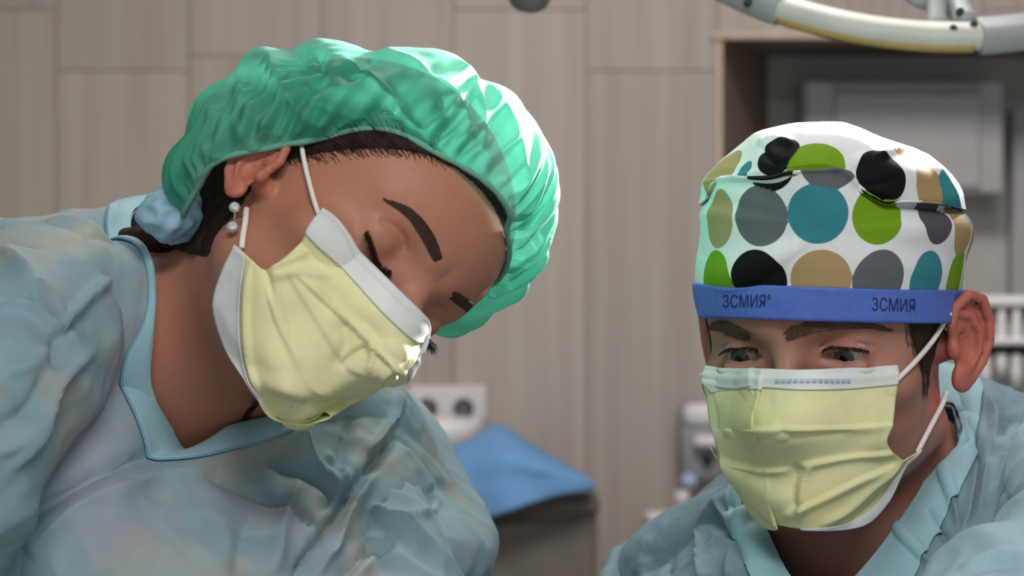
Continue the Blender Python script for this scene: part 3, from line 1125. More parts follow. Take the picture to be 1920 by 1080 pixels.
# inner bracket ring and spokes to the lamp head
cb = P(1752, -44, ld - 0.10)
obj('bracket_ring', *tube([cb + 0.031 * np.array([math.cos(a_), 0.5 * math.sin(a_), 0.86 * math.sin(a_)]) for a_ in np.linspace(-math.pi * 1.02, 0.02 * math.pi, 12)], 0.0045, 10), M_LAMPGREY, light_o)
obj('bracket_arm', *tube([P(1790, 0, ld - 0.13), P(1802, 24, ld - 0.15), P(1812, 46, ld - 0.165)], [0.014, 0.011, 0.012], 12), M_LAMPGREY, light_o)
hubc = cE + np.array([0, 0.02, 0.10])
ax = LAMP_AIM - LAMP_C
ax /= np.linalg.norm(ax)
obj('lamp_head', *lathe([(0.02, -0.10), (0.06, -0.095), (0.105, -0.05), (0.115, 0.0), (0.108, 0.004), (0.06, -0.03), (0.0, -0.045)], hubc - ax * 0.03, ax, 40), M_LAMPWHITE, light_o)
for a_ in (30, 150, 270):
    e = ring_pts(a_, a_, 1, ra)[0]
    m_ = hubc - ax * 0.06 + (e - hubc) * 0.3
    obj('spoke', *tube([m_, m_ * 0.5 + e * 0.5 + np.array([0, 0, 0.02]), e], [0.010, 0.008, 0.008], 10), M_LAMPGREY, light_o)
obj('added_spot_head', *lathe([(0.02, -0.12), (0.06, -0.11), (0.085, -0.06), (0.09, 0.0), (0.084, 0.004), (0.05, -0.03), (0.0, -0.04)], LAMP_C - ax * 0.02, ax, 40), M_LAMPWHITE, light_o)  # unseen housing and arm, added to carry the spot aimed at the caps
obj('added_spot_arm', *tube([LAMP_C - ax * 0.13, (LAMP_C + hubc) / 2 + np.array([0, 0.05, 0.16]), hubc + np.array([0, 0.03, 0.2])], [0.018, 0.015, 0.015], 12), M_LAMPGREY, light_o)
obj('suspension_arm', *tube([hubc - ax * 0.10, hubc + np.array([0.0, 0.05, 0.22]), hubc + np.array([0.05, 0.1, 0.5]), np.array([hubc[0] + 0.05, hubc[1] + 0.1, 2.995])], [0.02, 0.018, 0.018, 0.03], 14), M_LAMPGREY, light_o)

# second lamp's handle dipping into the top of the frame
hp = P(988, 24, 2.2)
h2 = empty('lamp_handle', hp, 'rounded grey lamp handle hanging at the top edge of the frame', 'lamp')
obj('knob', *lathe([(0.0, 0.0), (0.008, 0.0008), (0.015, 0.0045), (0.0195, 0.012), (0.0205, 0.02), (0.0175, 0.026), (0.012, 0.03)], hp, (0.12, 0, 1), 28), M_STEEL, h2)
obj('grip', *lathe([(0.0165, 0.028), (0.0165, 0.055), (0.013, 0.06), (0.013, 0.14)], hp, (0.12, 0, 1), 24), M_GREYPL, h2)
obj('pole', *tube([hp + np.array([0.016, 0, 0.14]), hp + np.array([0.02, 0, 0.4]), np.array([hp[0] + 0.02, hp[1], 2.995])], [0.011, 0.011, 0.02], 14), M_STEEL, h2)

# ------------------------------------------------------------------ people
def person_body(p, name_parent, mat, hc, lo, hi):
    r = 0.125
    V, Q = p.surface(lo, hi, hc - np.array([0.118, 0.125, 0.125]), hc + np.array([0.118, 0.125, 0.135]), 0.0024, 0.016)
    o = obj('body', V, Q, mat, name_parent)
    q = p.loc(V)
    near = np.linalg.norm(q * np.array((0.5, 1, 1)), axis=1) < 75
    bl = np.zeros(len(V))
    bl[near] = sstep(0.5, 4.0, head_sdf(q[near], p.S, False)) * p.S['earred'] * (np.abs(q[near][:, 0]) > 55)
    a = o.data.attributes.new('blush', 'FLOAT', 'POINT')
    a.data.foreach_set('value', bl.astype(np.float32))
    return o, V, Q


def patch_grid(ctrl, nv, nu):
    return catmull(catmull(np.asarray(ctrl, float), np.linspace(0, 1, nv)), np.linspace(0, 1, nu), axis=1)


def sil_warp(V, w, c0, poly, a_lo=None, a_hi=None):
    """nudge a shape so that its outline has the measured proportions; w = weight per vertex"""
    px = proj(V)
    off = px - c0
    th = np.arctan2(off[:, 1], off[:, 0])
    rho = np.hypot(off[:, 0], off[:, 1])
    nb = 180
    bins = ((th + math.pi) / (2 * math.pi) * nb).astype(int) % nb
    mx = np.zeros(nb)
    np.maximum.at(mx, bins, rho)
    cen = (np.arange(nb) + 0.5) / nb * 2 * math.pi - math.pi
    poly = np.array(poly, float) - c0
    tgt = np.zeros(nb)
    for a, b in zip(poly[:-1], poly[1:]):
        for i, t in enumerate(cen):
            dx, dy = math.cos(t), math.sin(t)
            den = dx * (b[1] - a[1]) - dy * (b[0] - a[0])
            if abs(den) < 1e-9:
                continue
            r = (a[0] * (b[1] - a[1]) - a[1] * (b[0] - a[0])) / den
            s = (a[0] * dy - a[1] * dx) / den
            if r > 0 and -1e-6 <= s <= 1 + 1e-6:
                tgt[i] = max(tgt[i], r)
    ratio = np.where((tgt > 0) & (mx > 0), tgt / np.maximum(mx, 1), 1.0)
    ok = tgt > 0
    # ease in and out at the ends of the measured outline
    ker = np.array([1, 2, 3, 2, 1.0])
    ker /= ker.sum()
    pr = np.concatenate([ratio[-2:], ratio, ratio[:2]])
    ratio = np.convolve(pr, ker, 'valid')
    x = (th + math.pi) / (2 * math.pi) * nb - 0.5
    i0 = np.floor(x).astype(int)
    f = x - i0
    rr = ratio[i0 % nb] * (1 - f) + ratio[(i0 + 1) % nb] * f
    s = (rr - 1) * w
    d = V[:, 1] / FPX
    out = V.copy()
    out[:, 0] += off[:, 0] * s * d
    out[:, 2] -= off[:, 1] * s * d
    return out


def tree(V, Q):
    return BVHTree.FromPolygons([tuple(v) for v in V], [tuple(int(i) for i in f) for f in Q])


def hit(bvh, px, py):
    d = Vector(P(px, py, 1.0) - CAM).normalized()
    h = bvh.ray_cast(Vector(CAM), d)
    return (np.array(h[0]), np.array(h[1])) if h[0] is not None else (None, None)


NVG, NUG = 260, 400
GV = np.concatenate([np.linspace(0, 4 / 7.0, NVG - 30, endpoint=False), np.linspace(4 / 7.0, 1, 30)])


def gown_shell(rings, nv, nu):
    R = np.array(rings)
    C = catmull(catmull(R, GV), np.linspace(0, 1, nu, endpoint=False), True, 1)
    V = C.reshape(-1, 3)
    Fq = grid_faces(nv, nu, True)
    return V, Fq


def orient(V, Fq, p0):
    """make the normals point away from p0"""
    N = vnormals(V, Fq)
    if ((V - p0) * N).sum() < 0:
        Fq = Fq[:, ::-1]
        N = -N
    return Fq, N


# ============ the woman
WO = P(565, 474, 1.374)
SW = dict(closed=True, eary=14, ears=0.80, flare=0.06, facew=59, brow=4.5, short=1.27, ez=9, earz=-4, gon=(45, 20, -46), earred=0.35)
RSH, LSH = P(75, 590, 1.385), P(668, 880, 1.60)
NB = P(348, 668, 1.463)
W_UP = np.array((.55, -.08, .83))
SAX = LSH - RSH
PEL = np.array([-0.46, 1.58, 0.98])
Bx = basis(SAX, W_UP)
body_w = [
    ('c', (WO + np.array([-0.015, 0.02, -0.02]), NB, 0.050, 0.051), 0.03),
    ('c', (NB, NB * 0.45 + RSH * 0.55 + np.array([0.0, 0.02, -0.02]), 0.049, 0.040), 0.03),
    ('c', (NB + np.array([0, .02, 0]), NB * 0.5 + LSH * 0.5 + np.array([0, 0.02, -0.02]), 0.044, 0.038), 0.03),
    ('c', (RSH, LSH, 0.040, 0.038), 0.06),
    ('e', ((RSH + LSH) / 2 - W_UP * 0.14 + np.array([0.0, 0.06, 0]), (0.155, 0.17, 0.105), Bx), 0.08),
    ('c', ((RSH + LSH) / 2 - W_UP * 0.2 + np.array([0, 0.06, 0]), PEL, 0.115, 0.135), 0.08),
    ('c', (RSH, np.array([-0.34, 1.28, 1.20]), 0.043, 0.036), 0.03),
    ('c', (np.array([-0.34, 1.28, 1.20]), np.array([-0.16, 1.14, 1.10]), 0.036, 0.027), 0.02),
    ('c', (LSH, np.array([-0.05, 1.40, 1.20]), 0.043, 0.036), 0.03),
    ('c', (np.array([-0.05, 1.40, 1.20]), np.array([0.02, 1.20, 1.10]), 0.036, 0.027), 0.02),
    ('c', (PEL + np.array([-0.08, 0.03, -0.05]), np.array([-0.55, 1.62, 0.50]), 0.085, 0.055), 0.05),
    ('c', (np.array([-0.55, 1.62, 0.50]), np.array([-0.55, 1.66, 0.08]), 0.055, 0.04), 0.03),
    ('c', (PEL + np.array([0.08, 0.03, -0.05]), np.array([-0.37, 1.68, 0.50]), 0.085, 0.055), 0.05),
    ('c', (np.array([-0.37, 1.68, 0.50]), np.array([-0.37, 1.72, 0.08]), 0.055, 0.04), 0.03),
    ('c', (np.array([-0.55, 1.68, 0.04]), np.array([-0.52, 1.50, 0.032]), 0.038, 0.03), 0.03),
    ('c', (np.array([-0.37, 1.74, 0.04]), np.array([-0.34, 1.56, 0.032]), 0.038, 0.03), 0.03),
]
WP = Person(WO, (.348, .66, -.667), (.603, -.702, -.379), SW, body_w)
woman = empty('person', (-0.46, 1.64, 0), 'person with green bouffant cap and yellow mask leaning over with lowered eyelids', 'person', 'masked medical staff')
hc = WP.wor((0, 0, 15))
WB, WV, WQ = person_body(WP, woman, M_SKIN_W, hc, np.array([-0.80, 1.00, -0.03]), np.array([0.20, 1.95, 1.72]))
WT = tree(WV, WQ)

# ---- cap
WC = np.array((0, -5, 45.0))
Er = [(0, 97, 86), (-26, 93, 84), (-49, 74, 74), (-66, 44, 58), (-79, 17, 17), (-85, -2, -12), (-70, -16, -26), (-52, -30, -38), (-28, -58, -34)]
El = [(-a, b, c) for a, b, c in Er[1:]][::-1]
E = np.array(Er + [(0, -72, -30)] + El, float)


def woman_edge(n):
    return catmull(E, np.arange(n) / n, True)


NS, NT = 640, 130
Es = woman_edge(NS)
Ew = WP.wor(Es)
pull = sstep(-5, 25, Es[:, 0])[:, None] * sstep(-30, 20, Es[:, 1])[:, None]
for _ in range(3):
    Ew = Ew - pull * WP.grad(Ew, ears=False, body=False) * (WP.sdf(Ew, ears=False, body=False) - 0.0015)[:, None]
Es = WP.loc(Ew)
dE = Es - WC
rE = np.linalg.norm(dE, axis=1)
dE /= rE[:, None]
apex = np.array((0, -0.25, 1.0))
apex /= np.linalg.norm(apex)
ts = np.linspace(0, 1, NT)
ss = np.arange(NS) / NS
om = np.arccos(np.clip(dE @ apex, -1, 1))
rows = []
tt_all = []
for t in ts:
    a = t ** 0.9
    D = (np.sin((1 - a) * om)[:, None] * dE + np.sin(a * om)[:, None] * apex) / np.sin(om)[:, None]
    R = 1.0 / np.sqrt((D[:, 0] / 93) ** 2 + (D[:, 1] / 120) ** 2 + (D[:, 2] / 103) ** 2)
    m = sstep(0.0, 0.24, t) ** 0.8
    rows.append(WC + D * (rE * (1 - m) + R * m)[:, None])
q = np.array(rows).reshape(-1, 3)
V = WP.wor(q)
Fq = grid_faces(NT, NS, True)
tv = np.repeat(ts, NS)
sv = np.tile(ss, NT)
W_CAP_OUT = [(362, 447), (345, 430), (328, 385), (323, 340), (330, 305), (346, 284), (364, 268), (366, 212), (385, 172), (412, 155), (440, 142),
             (452, 118), (470, 95), (490, 86), (520, 88), (545, 90), (572, 76), (600, 68), (640, 75), (680, 92), (700, 96), (720, 89),
             (760, 87), (820, 93), (850, 102), (880, 124), (905, 150), (930, 153), (955, 168), (990, 210), (1010, 245), (1025, 285),
             (1036, 330), (1039, 380), (1030, 415), (1012, 440), (1013, 480), (998, 505), (985, 525), (965, 560), (940, 578), (890, 606), (830, 623)]
c0 = np.array([690.0, 345.0])
for _ in range(3):
    V = sil_warp(V, sstep(0.02, 0.30, tv), c0, W_CAP_OUT)
Fq, N = orient(V, Fq, WP.wor(WC))
V = WP.push(V, 0.0014, 4, body=False)
N = vnormals(V, Fq)
# gathers at the elastic and soft crumples above
g = np.sin(sv * 2 * math.pi * 62 + 2.2 * np.sin(sv * 2 * math.pi * 9) + 6 * tv)
g2 = np.sin(sv * 2 * math.pi * 31 + 2.0 * np.sin(sv * 2 * math.pi * 7 + 1) + 9 * tv)
amp = sstep(0, 0.03, tv) * np.exp(-(tv / 0.19) ** 2)
amp2 = sstep(0, 0.06, tv) * np.exp(-(tv / 0.34) ** 2)
w1, w2 = Waves(3, 75), Waves(4, 150)
cr = (0.5 - np.abs(w1(V))) * 0.0016 + (0.4 - np.abs(w2(V))) * 0.0006
V = V + N * (0.0026 * (1 + g) * amp + 0.0034 * (1 + g2) * amp2 + cr * sstep(0.08, 0.3, tv))[:, None]
V = folds(V, N, [
    ([(500, 100), (520, 150), (555, 200), (590, 235), (640, 262)], 16, 0.006),
    ([(470, 110), (455, 170), (470, 215), (520, 255)], 18, 0.005),
    ([(640, 110), (700, 150), (745, 195), (770, 235), (800, 258)], 10, 0.005),
    ([(560, 180), (620, 205), (680, 225), (740, 245)], 14, 0.004),
    ([(720, 95), (790, 130), (850, 175), (880, 235), (885, 285)], 13, 0.005),
    ([(850, 110), (890, 160), (905, 230), (905, 290)], 12, 0.005),
    ([(905, 150), (950, 210), (975, 280), (985, 350)], 14, 0.004),
    ([(375, 270), (410, 300), (440, 320)], 14, 0.004),
    ([(350, 290), (375, 330), (400, 390)], 14, 0.005),
    ([(380, 200), (430, 230), (470, 275), (500, 300)], 14, 0.004),
    ([(590, 90), (600, 130), (575, 170)], 16, -0.005),
    ([(700, 100), (680, 130), (640, 150)], 14, -0.004),
    ([(800, 120), (830, 170), (840, 230)], 18, -0.004),
    ([(440, 150), (420, 190), (440, 240)], 16, -0.004),
])
V = WP.push(V, 0.0012, 3, body=False)
V[tv > 0.07] = WP.push(V[tv > 0.07], 0.0034, 3, body=False)
cap_w = obj('bouffant_cap', V, Fq, M_CAP_W, woman, label='green gathered bouffant cap')
# elastic edge
Ee = WP.wor(catmull(Es[::4], np.arange(120) / 120.0, True))
Ee = WP.push(Ee, 0.0018, 3, body=False)
NE = 120
ring = []
cen = WP.wor(WC)
for i in range(NE):
    T = Ee[(i + 1) % NE] - Ee[i - 1]
    T /= np.linalg.norm(T)
    o_ = Ee[i] - cen
    o_ -= T * (o_ @ T)
    o_ /= np.linalg.norm(o_)
    b_ = np.cross(T, o_)
    ring.append([Ee[i] + 0.0017 * (math.cos(a_) * o_ + math.sin(a_) * b_) * (1 + 0.12 * math.sin(i * 2.1)) for a_ in np.linspace(0, 2 * math.pi, 8, endpoint=False)])
ring = np.array(ring).reshape(-1, 3)
Fr = [[i * 8 + j, i * 8 + (j + 1) % 8, ((i + 1) % NE) * 8 + (j + 1) % 8, ((i + 1) % NE) * 8 + j] for i in range(NE) for j in range(8)]
obj('elastic_edge', ring, Fr, M_ELASTIC, cap_w, label='grey-green elastic edge of the cap')


# ---- hair: close shell over the scalp, and fine strands along the hairline
def azel(q, c):
    p = q - c
    return np.arctan2(p[:, 0], p[:, 1]), np.arctan2(p[:, 2], np.hypot(p[:, 0], p[:, 1]))


Ed = woman_edge(360)
ea, ee = azel(Ed, WC)
od = np.argsort(ea)
ea, ee = ea[od], ee[od]
ea = np.concatenate([ea - 2 * math.pi, ea, ea + 2 * math.pi])
ee = np.concatenate([ee, ee, ee])


def hair_margin_w(az):
    a = np.abs(az)
    return 0.006 + 0.02 * sstep(0.5, 0.9, a) + 0.17 * np.exp(-((a - 0.98) / 0.30) ** 2) + 0.30 * sstep(1.9, 2.4, a)


qv = WP.loc(WV)
az, el = azel(qv, WC)
thr = np.interp(az, ea, ee) - hair_margin_w(az)
earless = head_sdf(qv, SW, False) < 0.9
hm = ((el > thr) & earless & (qv[:, 2] > -60)) | ((qv[:, 1] < 3) & (qv[:, 2] > -46) & (np.abs(qv[:, 0]) < 70) & (qv[:, 2] < 60))
Nb = vnormals(WV, WQ)
fm = hm[WQ].all(1)
lift = 0.0020 * sstep(0, 0.08, (el - thr)) + 0.0002
Vh = WV + Nb * lift[:, None]
used = np.unique(WQ[fm])
remap = np.full(len(WV), -1)
remap[used] = np.arange(len(used))
hair_w = obj('hair', Vh[used], remap[WQ[fm]], M_HAIR_W, woman, label='dark brown hair drawn back under the cap')
# strands at the hairline
cand = np.nonzero((el < thr + 0.03) & (el > thr - 0.10 * RNG.random(len(el)) ** 2.2 * np.exp(-((np.abs(az) - 0.95) / 0.45) ** 2) * 1.6) & earless & (np.abs(az) < 1.75) & (np.abs(az) > 0.45) & (qv[:, 2] > -5))[0]
cand = RNG.choice(cand, min(2600, len(cand)), False)
bk = WP.wor((0, -60, 70)) - WV[cand]
bk = bk + WP.M[1] * -0.08
d_ = bk - Nb[cand] * (bk * Nb[cand]).sum(1)[:, None]
d_ += RNG.normal(size=d_.shape) * 0.022
SV, SF = strands(WV[cand] + Nb[cand] * 0.0004, d_, Nb[cand], RNG.uniform(0.016, 0.032, len(cand)), 0.00012, 0.03)
obj('hairline_strands', SV, SF, M_HAIR_W, hair_w, False)['kind'] = 'stuff'
# lower bun of hair at the nape
q0 = np.array([(10, -70, -34), (-6, -76, -42), (-20, -66, -50), (-30, -52, -52), (-38, -38, -46)], float)
bun = np.array([P(395, 432, 1.40), P(335, 452, 1.42), P(280, 456, 1.45), P(225, 452, 1.50)])
BV, BF = tube(bun, [0.008, 0.011, 0.011, 0.008], 20, 40)
wv = Waves(8, 300, stretch=(3, 1, 1))
BN = vnormals(BV, np.array(BF[:-2]))
BV = BV + BN * (wv(BV) * 0.0008)[:, None]
obj('nape_hair', BV, BF, M_HAIR_W, hair_w)


# ---- eyebrows and lashes
def brow(bvh, pts, widths, n, mat, parent, sweep, L=0.007, w=0.00028, lift=0.0004, p=None):
    pts = np.array(pts, float)
    R, D, Nn, Ls = [], [], [], []
    for i in range(n):
        t = RNG.random()
        c = catmull(pts, np.array([t]))[0]
        c2 = catmull(pts, np.array([min(1, t + 0.02)]))[0]
        c1 = catmull(pts, np.array([max(0, t - 0.02)]))[0]
        T = (c2 - c1) / np.linalg.norm(c2 - c1)
        n2 = np.array([-T[1], T[0]])
        ww = np.interp(t, np.linspace(0, 1, len(widths)), widths)
        v = RNG.uniform(-0.5, 0.5)
        x = c + n2 * v * ww
        h, nn = hit(bvh, *x)
        if h is None:
            continue
        dirpx = T + n2 * (sweep[0] * (1 - t) + sweep[1] * t) * (1 if v < 0.2 else 0.4)
        h2, _ = hit(bvh, *(x + dirpx * 4))
        if h2 is None:
            continue
        dv = h2 - h
        if np.linalg.norm(dv) > 0.02:
            continue
        if nn @ (CAM - h) < 0:
            nn = -nn
        R.append(h + nn * lift)
        D.append(dv)
        Nn.append(nn)
        Ls.append(L * RNG.uniform(0.6, 1.1))
    V_, F_ = strands(R, D, Nn, Ls, w, 0.25)
    return obj('eyebrow', V_, F_, mat, parent, False)


brow(WT, [(822, 488), (812, 462), (798, 436), (778, 410), (758, 394), (736, 383)], [15, 20, 20, 17, 11, 4], 900, M_BROW_W, woman, (-0.25, 0.15), 0.0065, 0.00034)
brow(WT, [(846, 552), (862, 562), (880, 577), (900, 598)], [15, 20, 20, 14], 420, M_BROW_W, woman, (-0.2, 0.0), 0.006, 0.00034)


def lashes(p, bvh, side, n, L, down):
    ids = [(a_, b_, c_ + p.S['ez']) for a_, b_, c_ in ((18, 84, 4.5), (25, 87, 1.5), (33, 88, 0.8), (41, 84.5, 3.0), (46, 78, 6))]
    pl = catmull(np.array(ids, float) * np.array((side, 1, 1)), np.linspace(0.05, 1, n))
    R, D, Nn, Ls = [], [], [], []
    for i, c in enumerate(pl):
        for k in range(5):
            cc = c + np.array((RNG.uniform(-0.5, 0.5), 0, RNG.uniform(-1.6, 1.0)))
            dl = np.array((side * (-0.25 + 0.9 * i / n) + RNG.normal() * 0.12, 1.0, down + RNG.normal() * 0.15))
            h = p.wor(cc)[None]
            h = h + p.grad(h, ears=False, body=False) * (0.0004 - p.sdf(h, ears=False, body=False))[:, None]
            R.append(h[0])
            D.append(dl @ p.M)
            Nn.append(np.array((0, 0.3, 1.0)) @ p.M)
            Ls.append(L * RNG.uniform(0.65, 1.05) * (0.7 + 0.5 * i / n))
    V_, F_ = strands(R, D, Nn, Ls, 0.0003, 0.35)
    return obj('eyelash', V_, F_, M_LASH, p_parent[id(p)], False)


p_parent = {id(WP): woman}
lashes(WP, WT, -1, 46, 0.0085, -0.75)
lashes(WP, WT, 1, 46, 0.0105, -0.45)


# ---- masks
def mask_sheet(p, grid_px, extra_left=(), extra_right=(), gap=0.007, nv=110, nu=150, fold=(), pleats=(), band=0.13, loops=(), parent=None, mirror_order=None, hint=None, crump=0.0009, bulge=None):
    G = np.array(grid_px, float)
    nj, ni, _ = G.shape
    S = p.march(G.reshape(-1, 2), gap, fn=p.hull)
    if bulge is not None:
        Dv = S - CAM
        Dv /= np.linalg.norm(Dv, axis=1, keepdims=True)
        S = S - Dv * np.array(bulge, float).reshape(-1)[:, None] / 1000.0
    S = S.reshape(nj, ni, 3)
    q = p.loc(S)
    cols = [q[:, i] for i in range(ni)]
    for n_x, i in enumerate(extra_right):
        m = q[:, i] * np.stack([-(1.0 - 0.72 * np.linspace(0, 1, nj) ** 1.6), np.ones(nj), np.ones(nj)], 1) + np.stack([np.zeros(nj), -6.0 * np.linspace(0, 1, nj), 2 + (12 if n_x == 0 else 34) * np.linspace(0, 1, nj) ** 2], 1)
        cols.append(m)
    for i in extra_left:
        m = q[:, i] * np.array((-1, 1, 1))
        cols.insert(0, m)
    C = p.wor(np.stack(cols, 1))
    X = patch_grid(C, nv, nu)
    V = X.reshape(-1, 3)
    Fq = grid_faces(nv, nu)
    Fq, N = orient(V, Fq, p.wor((0, 20, -20)))
    vv = np.repeat(np.linspace(0, 1, nv), nu)
    uu = np.tile(np.linspace(0, 1, nu), nv)
    D = np.zeros(len(V))
    for v0, wd, amp in pleats:
        x = (vv - v0) / wd
        D += amp * np.where(x < 0, np.exp(-(x * 1.0) ** 2), np.exp(-(x * 5) ** 2)) * sstep(0.0, 0.10, uu) * sstep(1.0, 0.90, uu)
    wv, wv2 = Waves(21, 60), Waves(22, 130)
    D += (np.abs(wv(V)) * -crump + np.abs(wv2(V)) * -crump * 0.45 + crump * 0.9) * sstep(band, band + 0.1, vv)
    V = V + N * D[:, None]
    V = folds(V, N, fold)
    V = p.push(V, 0.0022, 3, ears=False, body=False)
    m = obj('face_mask', V, Fq, M_MASK, parent, label='pale yellow pleated face mask with white top band')
    solidify(m, 0.0008)
    # white band along the top, with stitched lines
    nb = max(4, int(band * (nv - 1)) + 1)
    V3 = V.reshape(nv, nu, 3)
    N3 = vnormals(V, Fq).reshape(nv, nu, 3)
    Bv = V3[:nb] + N3[:nb] * 0.0009
    t_ = np.linspace(0, 1, nb)[:, None, None]
    st = np.exp(-((t_ - 0.5) / 0.22) ** 2) * 0.0011 + np.exp(-((t_ - 0.12) / 0.06) ** 2) * 0.0004
    Bv = Bv + N3[:nb] * st
    b = obj('nose_band', Bv.reshape(-1, 3), grid_faces(nb, nu), M_MASKWHITE, m, label='white stitched top band')
    solidify(b, 0.0006, 0)
    return m, V3, N3


W_GRID = [
    [(600, 405), (645, 445), (695, 493), (745, 543), (788, 585), (803, 603)],
    [(577, 441), (622, 490), (672, 545), (722, 600), (772, 643), (792, 646)],
    [(536, 480), (580, 550), (627, 620), (672, 680), (738, 690), (776, 668)],
    [(498, 506), (535, 595), (577, 668), (618, 728), (692, 724), (744, 702)],
    [(468, 486), (482, 606), (512, 690), (552, 752), (640, 762), (700, 733)],
    [(437, 459), (402, 560), (425, 655), (470, 726), (515, 785), (618, 780)],
]
W_BULGE = [[2, 0, 0, 0, 0, 0], [3, 0, 0, 0, 0, 0], [5, 3, 1, 0, 2, 2], [6, 5, 3, 2, 4, 3], [7, 6, 5, 4, 4, 4], [8, 9, 8, 7, 6, 6]]
W_FOLD = [
    ([(560, 520), (620, 575), (680, 628), (740, 690), (770, 705)], 9, 0.0035, 'l'),
    ([(495, 505), (540, 488), (580, 470)], 8, 0.003),
    ([(505, 520), (560, 510), (620, 520)], 10, 0.003),
    ([(470, 500), (465, 590), (472, 680), (490, 740)], 8, 0.0035, 's'),
    ([(640, 600), (650, 640), (628, 690)], 14, -0.003),
    ([(690, 650), (665, 665), (640, 690)], 7, -0.004),
    ([(690, 645), (700, 665), (690, 700)], 8, 0.0035),
    ([(530, 540), (548, 620), (556, 700)], 12, 0.0018),
    ([(740, 690), (720, 705), (715, 725)], 7, 0.003),
    ([(600, 540), (660, 600), (720, 640)], 20, -0.0022),
    ([(480, 480), (500, 515), (510, 560)], 9, -0.0025),
]
mask_w, WM3, WMN = mask_sheet(WP, W_GRID, extra_right=(3, 2, 1, 0), gap=0.0065, fold=W_FOLD, pleats=((0.44, 0.10, 0.0020), (0.66, 0.10, 0.0018)), band=0.185, parent=woman, bulge=W_BULGE)
# white lining turned outward along the lower edge
L0, L1 = [], []
nv_, nu_ = WM3.shape[:2]
sub = WM3[int(nv_ * 0.80):, :int(nu_ * 0.40)]
subN = WMN[int(nv_ * 0.80):, :int(nu_ * 0.40)]
fr = np.linspace(0, 1, sub.shape[1])[None, :, None]
tvv = np.linspace(0, 1, sub.shape[0])[:, None, None]
keep = 0.0010 + 0 * tvv * fr
lin_v = (sub + subN * keep)
start = (0.25 + 0.75 * fr ** 1.5)
X = np.stack([catmull(lin_v[:, i], np.linspace(start[0, i, 0], 1.0, 14)) for i in range(lin_v.shape[1])], 1)
lo_ = obj('lining_edge', X.reshape(-1, 3), grid_faces(14, X.shape[1]), M_MASKINNER, mask_w, label='white turned-out lower lining')
solidify(lo_, 0.0006, 0)


def ear_loop(p, pts, parent, r=0.0014, lift=0.0025, ends=(None, None)):
    S = p.march(np.array(pts, float), lift, body=True)
    V_, F_ = tube(S, r, 8, 40)
    return obj('ear_loop', V_, F_, M_LOOP, parent)


ear_loop(WP, [(566, 276), (570, 300), (578, 335), (590, 380), (602, 412)], mask_w)
ear_loop(WP, [(462, 392), (460, 415), (456, 440), (453, 466)], mask_w, 0.0017)
# ---- earring: a stud and a drop with two crystals
eb = WP.march([(447, 384), (438, 392), (436, 424)], 0.003)
er = empty('earring', eb[1], 'silver drop earring', 'earring')
for k_ in ('label', 'category'):
    del er[k_]
er.parent = woman
er.matrix_parent_inverse = woman.matrix_basis.inverted()


def crystal(c, r):
    return lathe([(0.0, -r), (r * 0.6, -r * 0.7), (r, -0.1 * r), (r * 0.7, r * 0.6), (0.0, r * 0.75)], c, (0.2, -1, 0.3), 8)


ey = eb[:, 1].min() - 0.002
c1, c2, c3 = P(440, 388, ey), P(440, 408, ey), P(436, 425, ey)
for c, r in ((c1, 0.0032), (c3, 0.0034)):
    o = obj('crystal', *crystal(c, r), M_GEM, er, False)
obj('link', *tube([c1, (c1 + c2) / 2, c2, c3], 0.0006, 6), M_STEEL, er)

# ---- gown
W_RINGS = [
    [P(262, 392, 1.535), P(246, 500, 1.455), P(236, 622, 1.405), P(290, 738, 1.390), P(348, 852, 1.400), P(438, 798, 1.415), P(530, 742, 1.452), P(590, 650, 1.57), P(420, 440, 1.61)],
    [P(224, 382, 1.545), P(207, 500, 1.440), P(192, 628, 1.378), P(250, 772, 1.362), P(302, 866, 1.366), P(432, 842, 1.388), P(560, 795, 1.445), P(650, 690, 1.59), P(430, 410, 1.64)],
    [P(118, 394, 1.56), P(80, 512, 1.42), P(90, 690, 1.345), P(170, 860, 1.325), P(285, 960, 1.325), P(480, 925, 1.385), P(672, 812, 1.49), P(752, 735, 1.63), P(480, 450, 1.74)],
    [P(0, 414, 1.58), P(-90, 600, 1.41), P(-80, 840, 1.335), P(20, 1010, 1.31), P(250, 1090, 1.305), P(560, 1060, 1.36), P(770, 930, 1.48), P(828, 868, 1.64), P(520, 520, 1.82)],
    [P(-170, 520, 1.60), P(-250, 800, 1.45), P(-260, 1080, 1.36), P(-90, 1250, 1.32), P(220, 1310, 1.31), P(600, 1280, 1.37), P(820, 1180, 1.49), P(872, 1065, 1.64), P(600, 760, 1.90)],
]
def circ(cx, cy, z, rx, ry, n=9, ph=2.3):
    return [np.array([cx + rx * math.cos(a_), cy + ry * math.sin(a_), z]) for a_ in (ph + 2 * math.pi * np.arange(n) / n)]


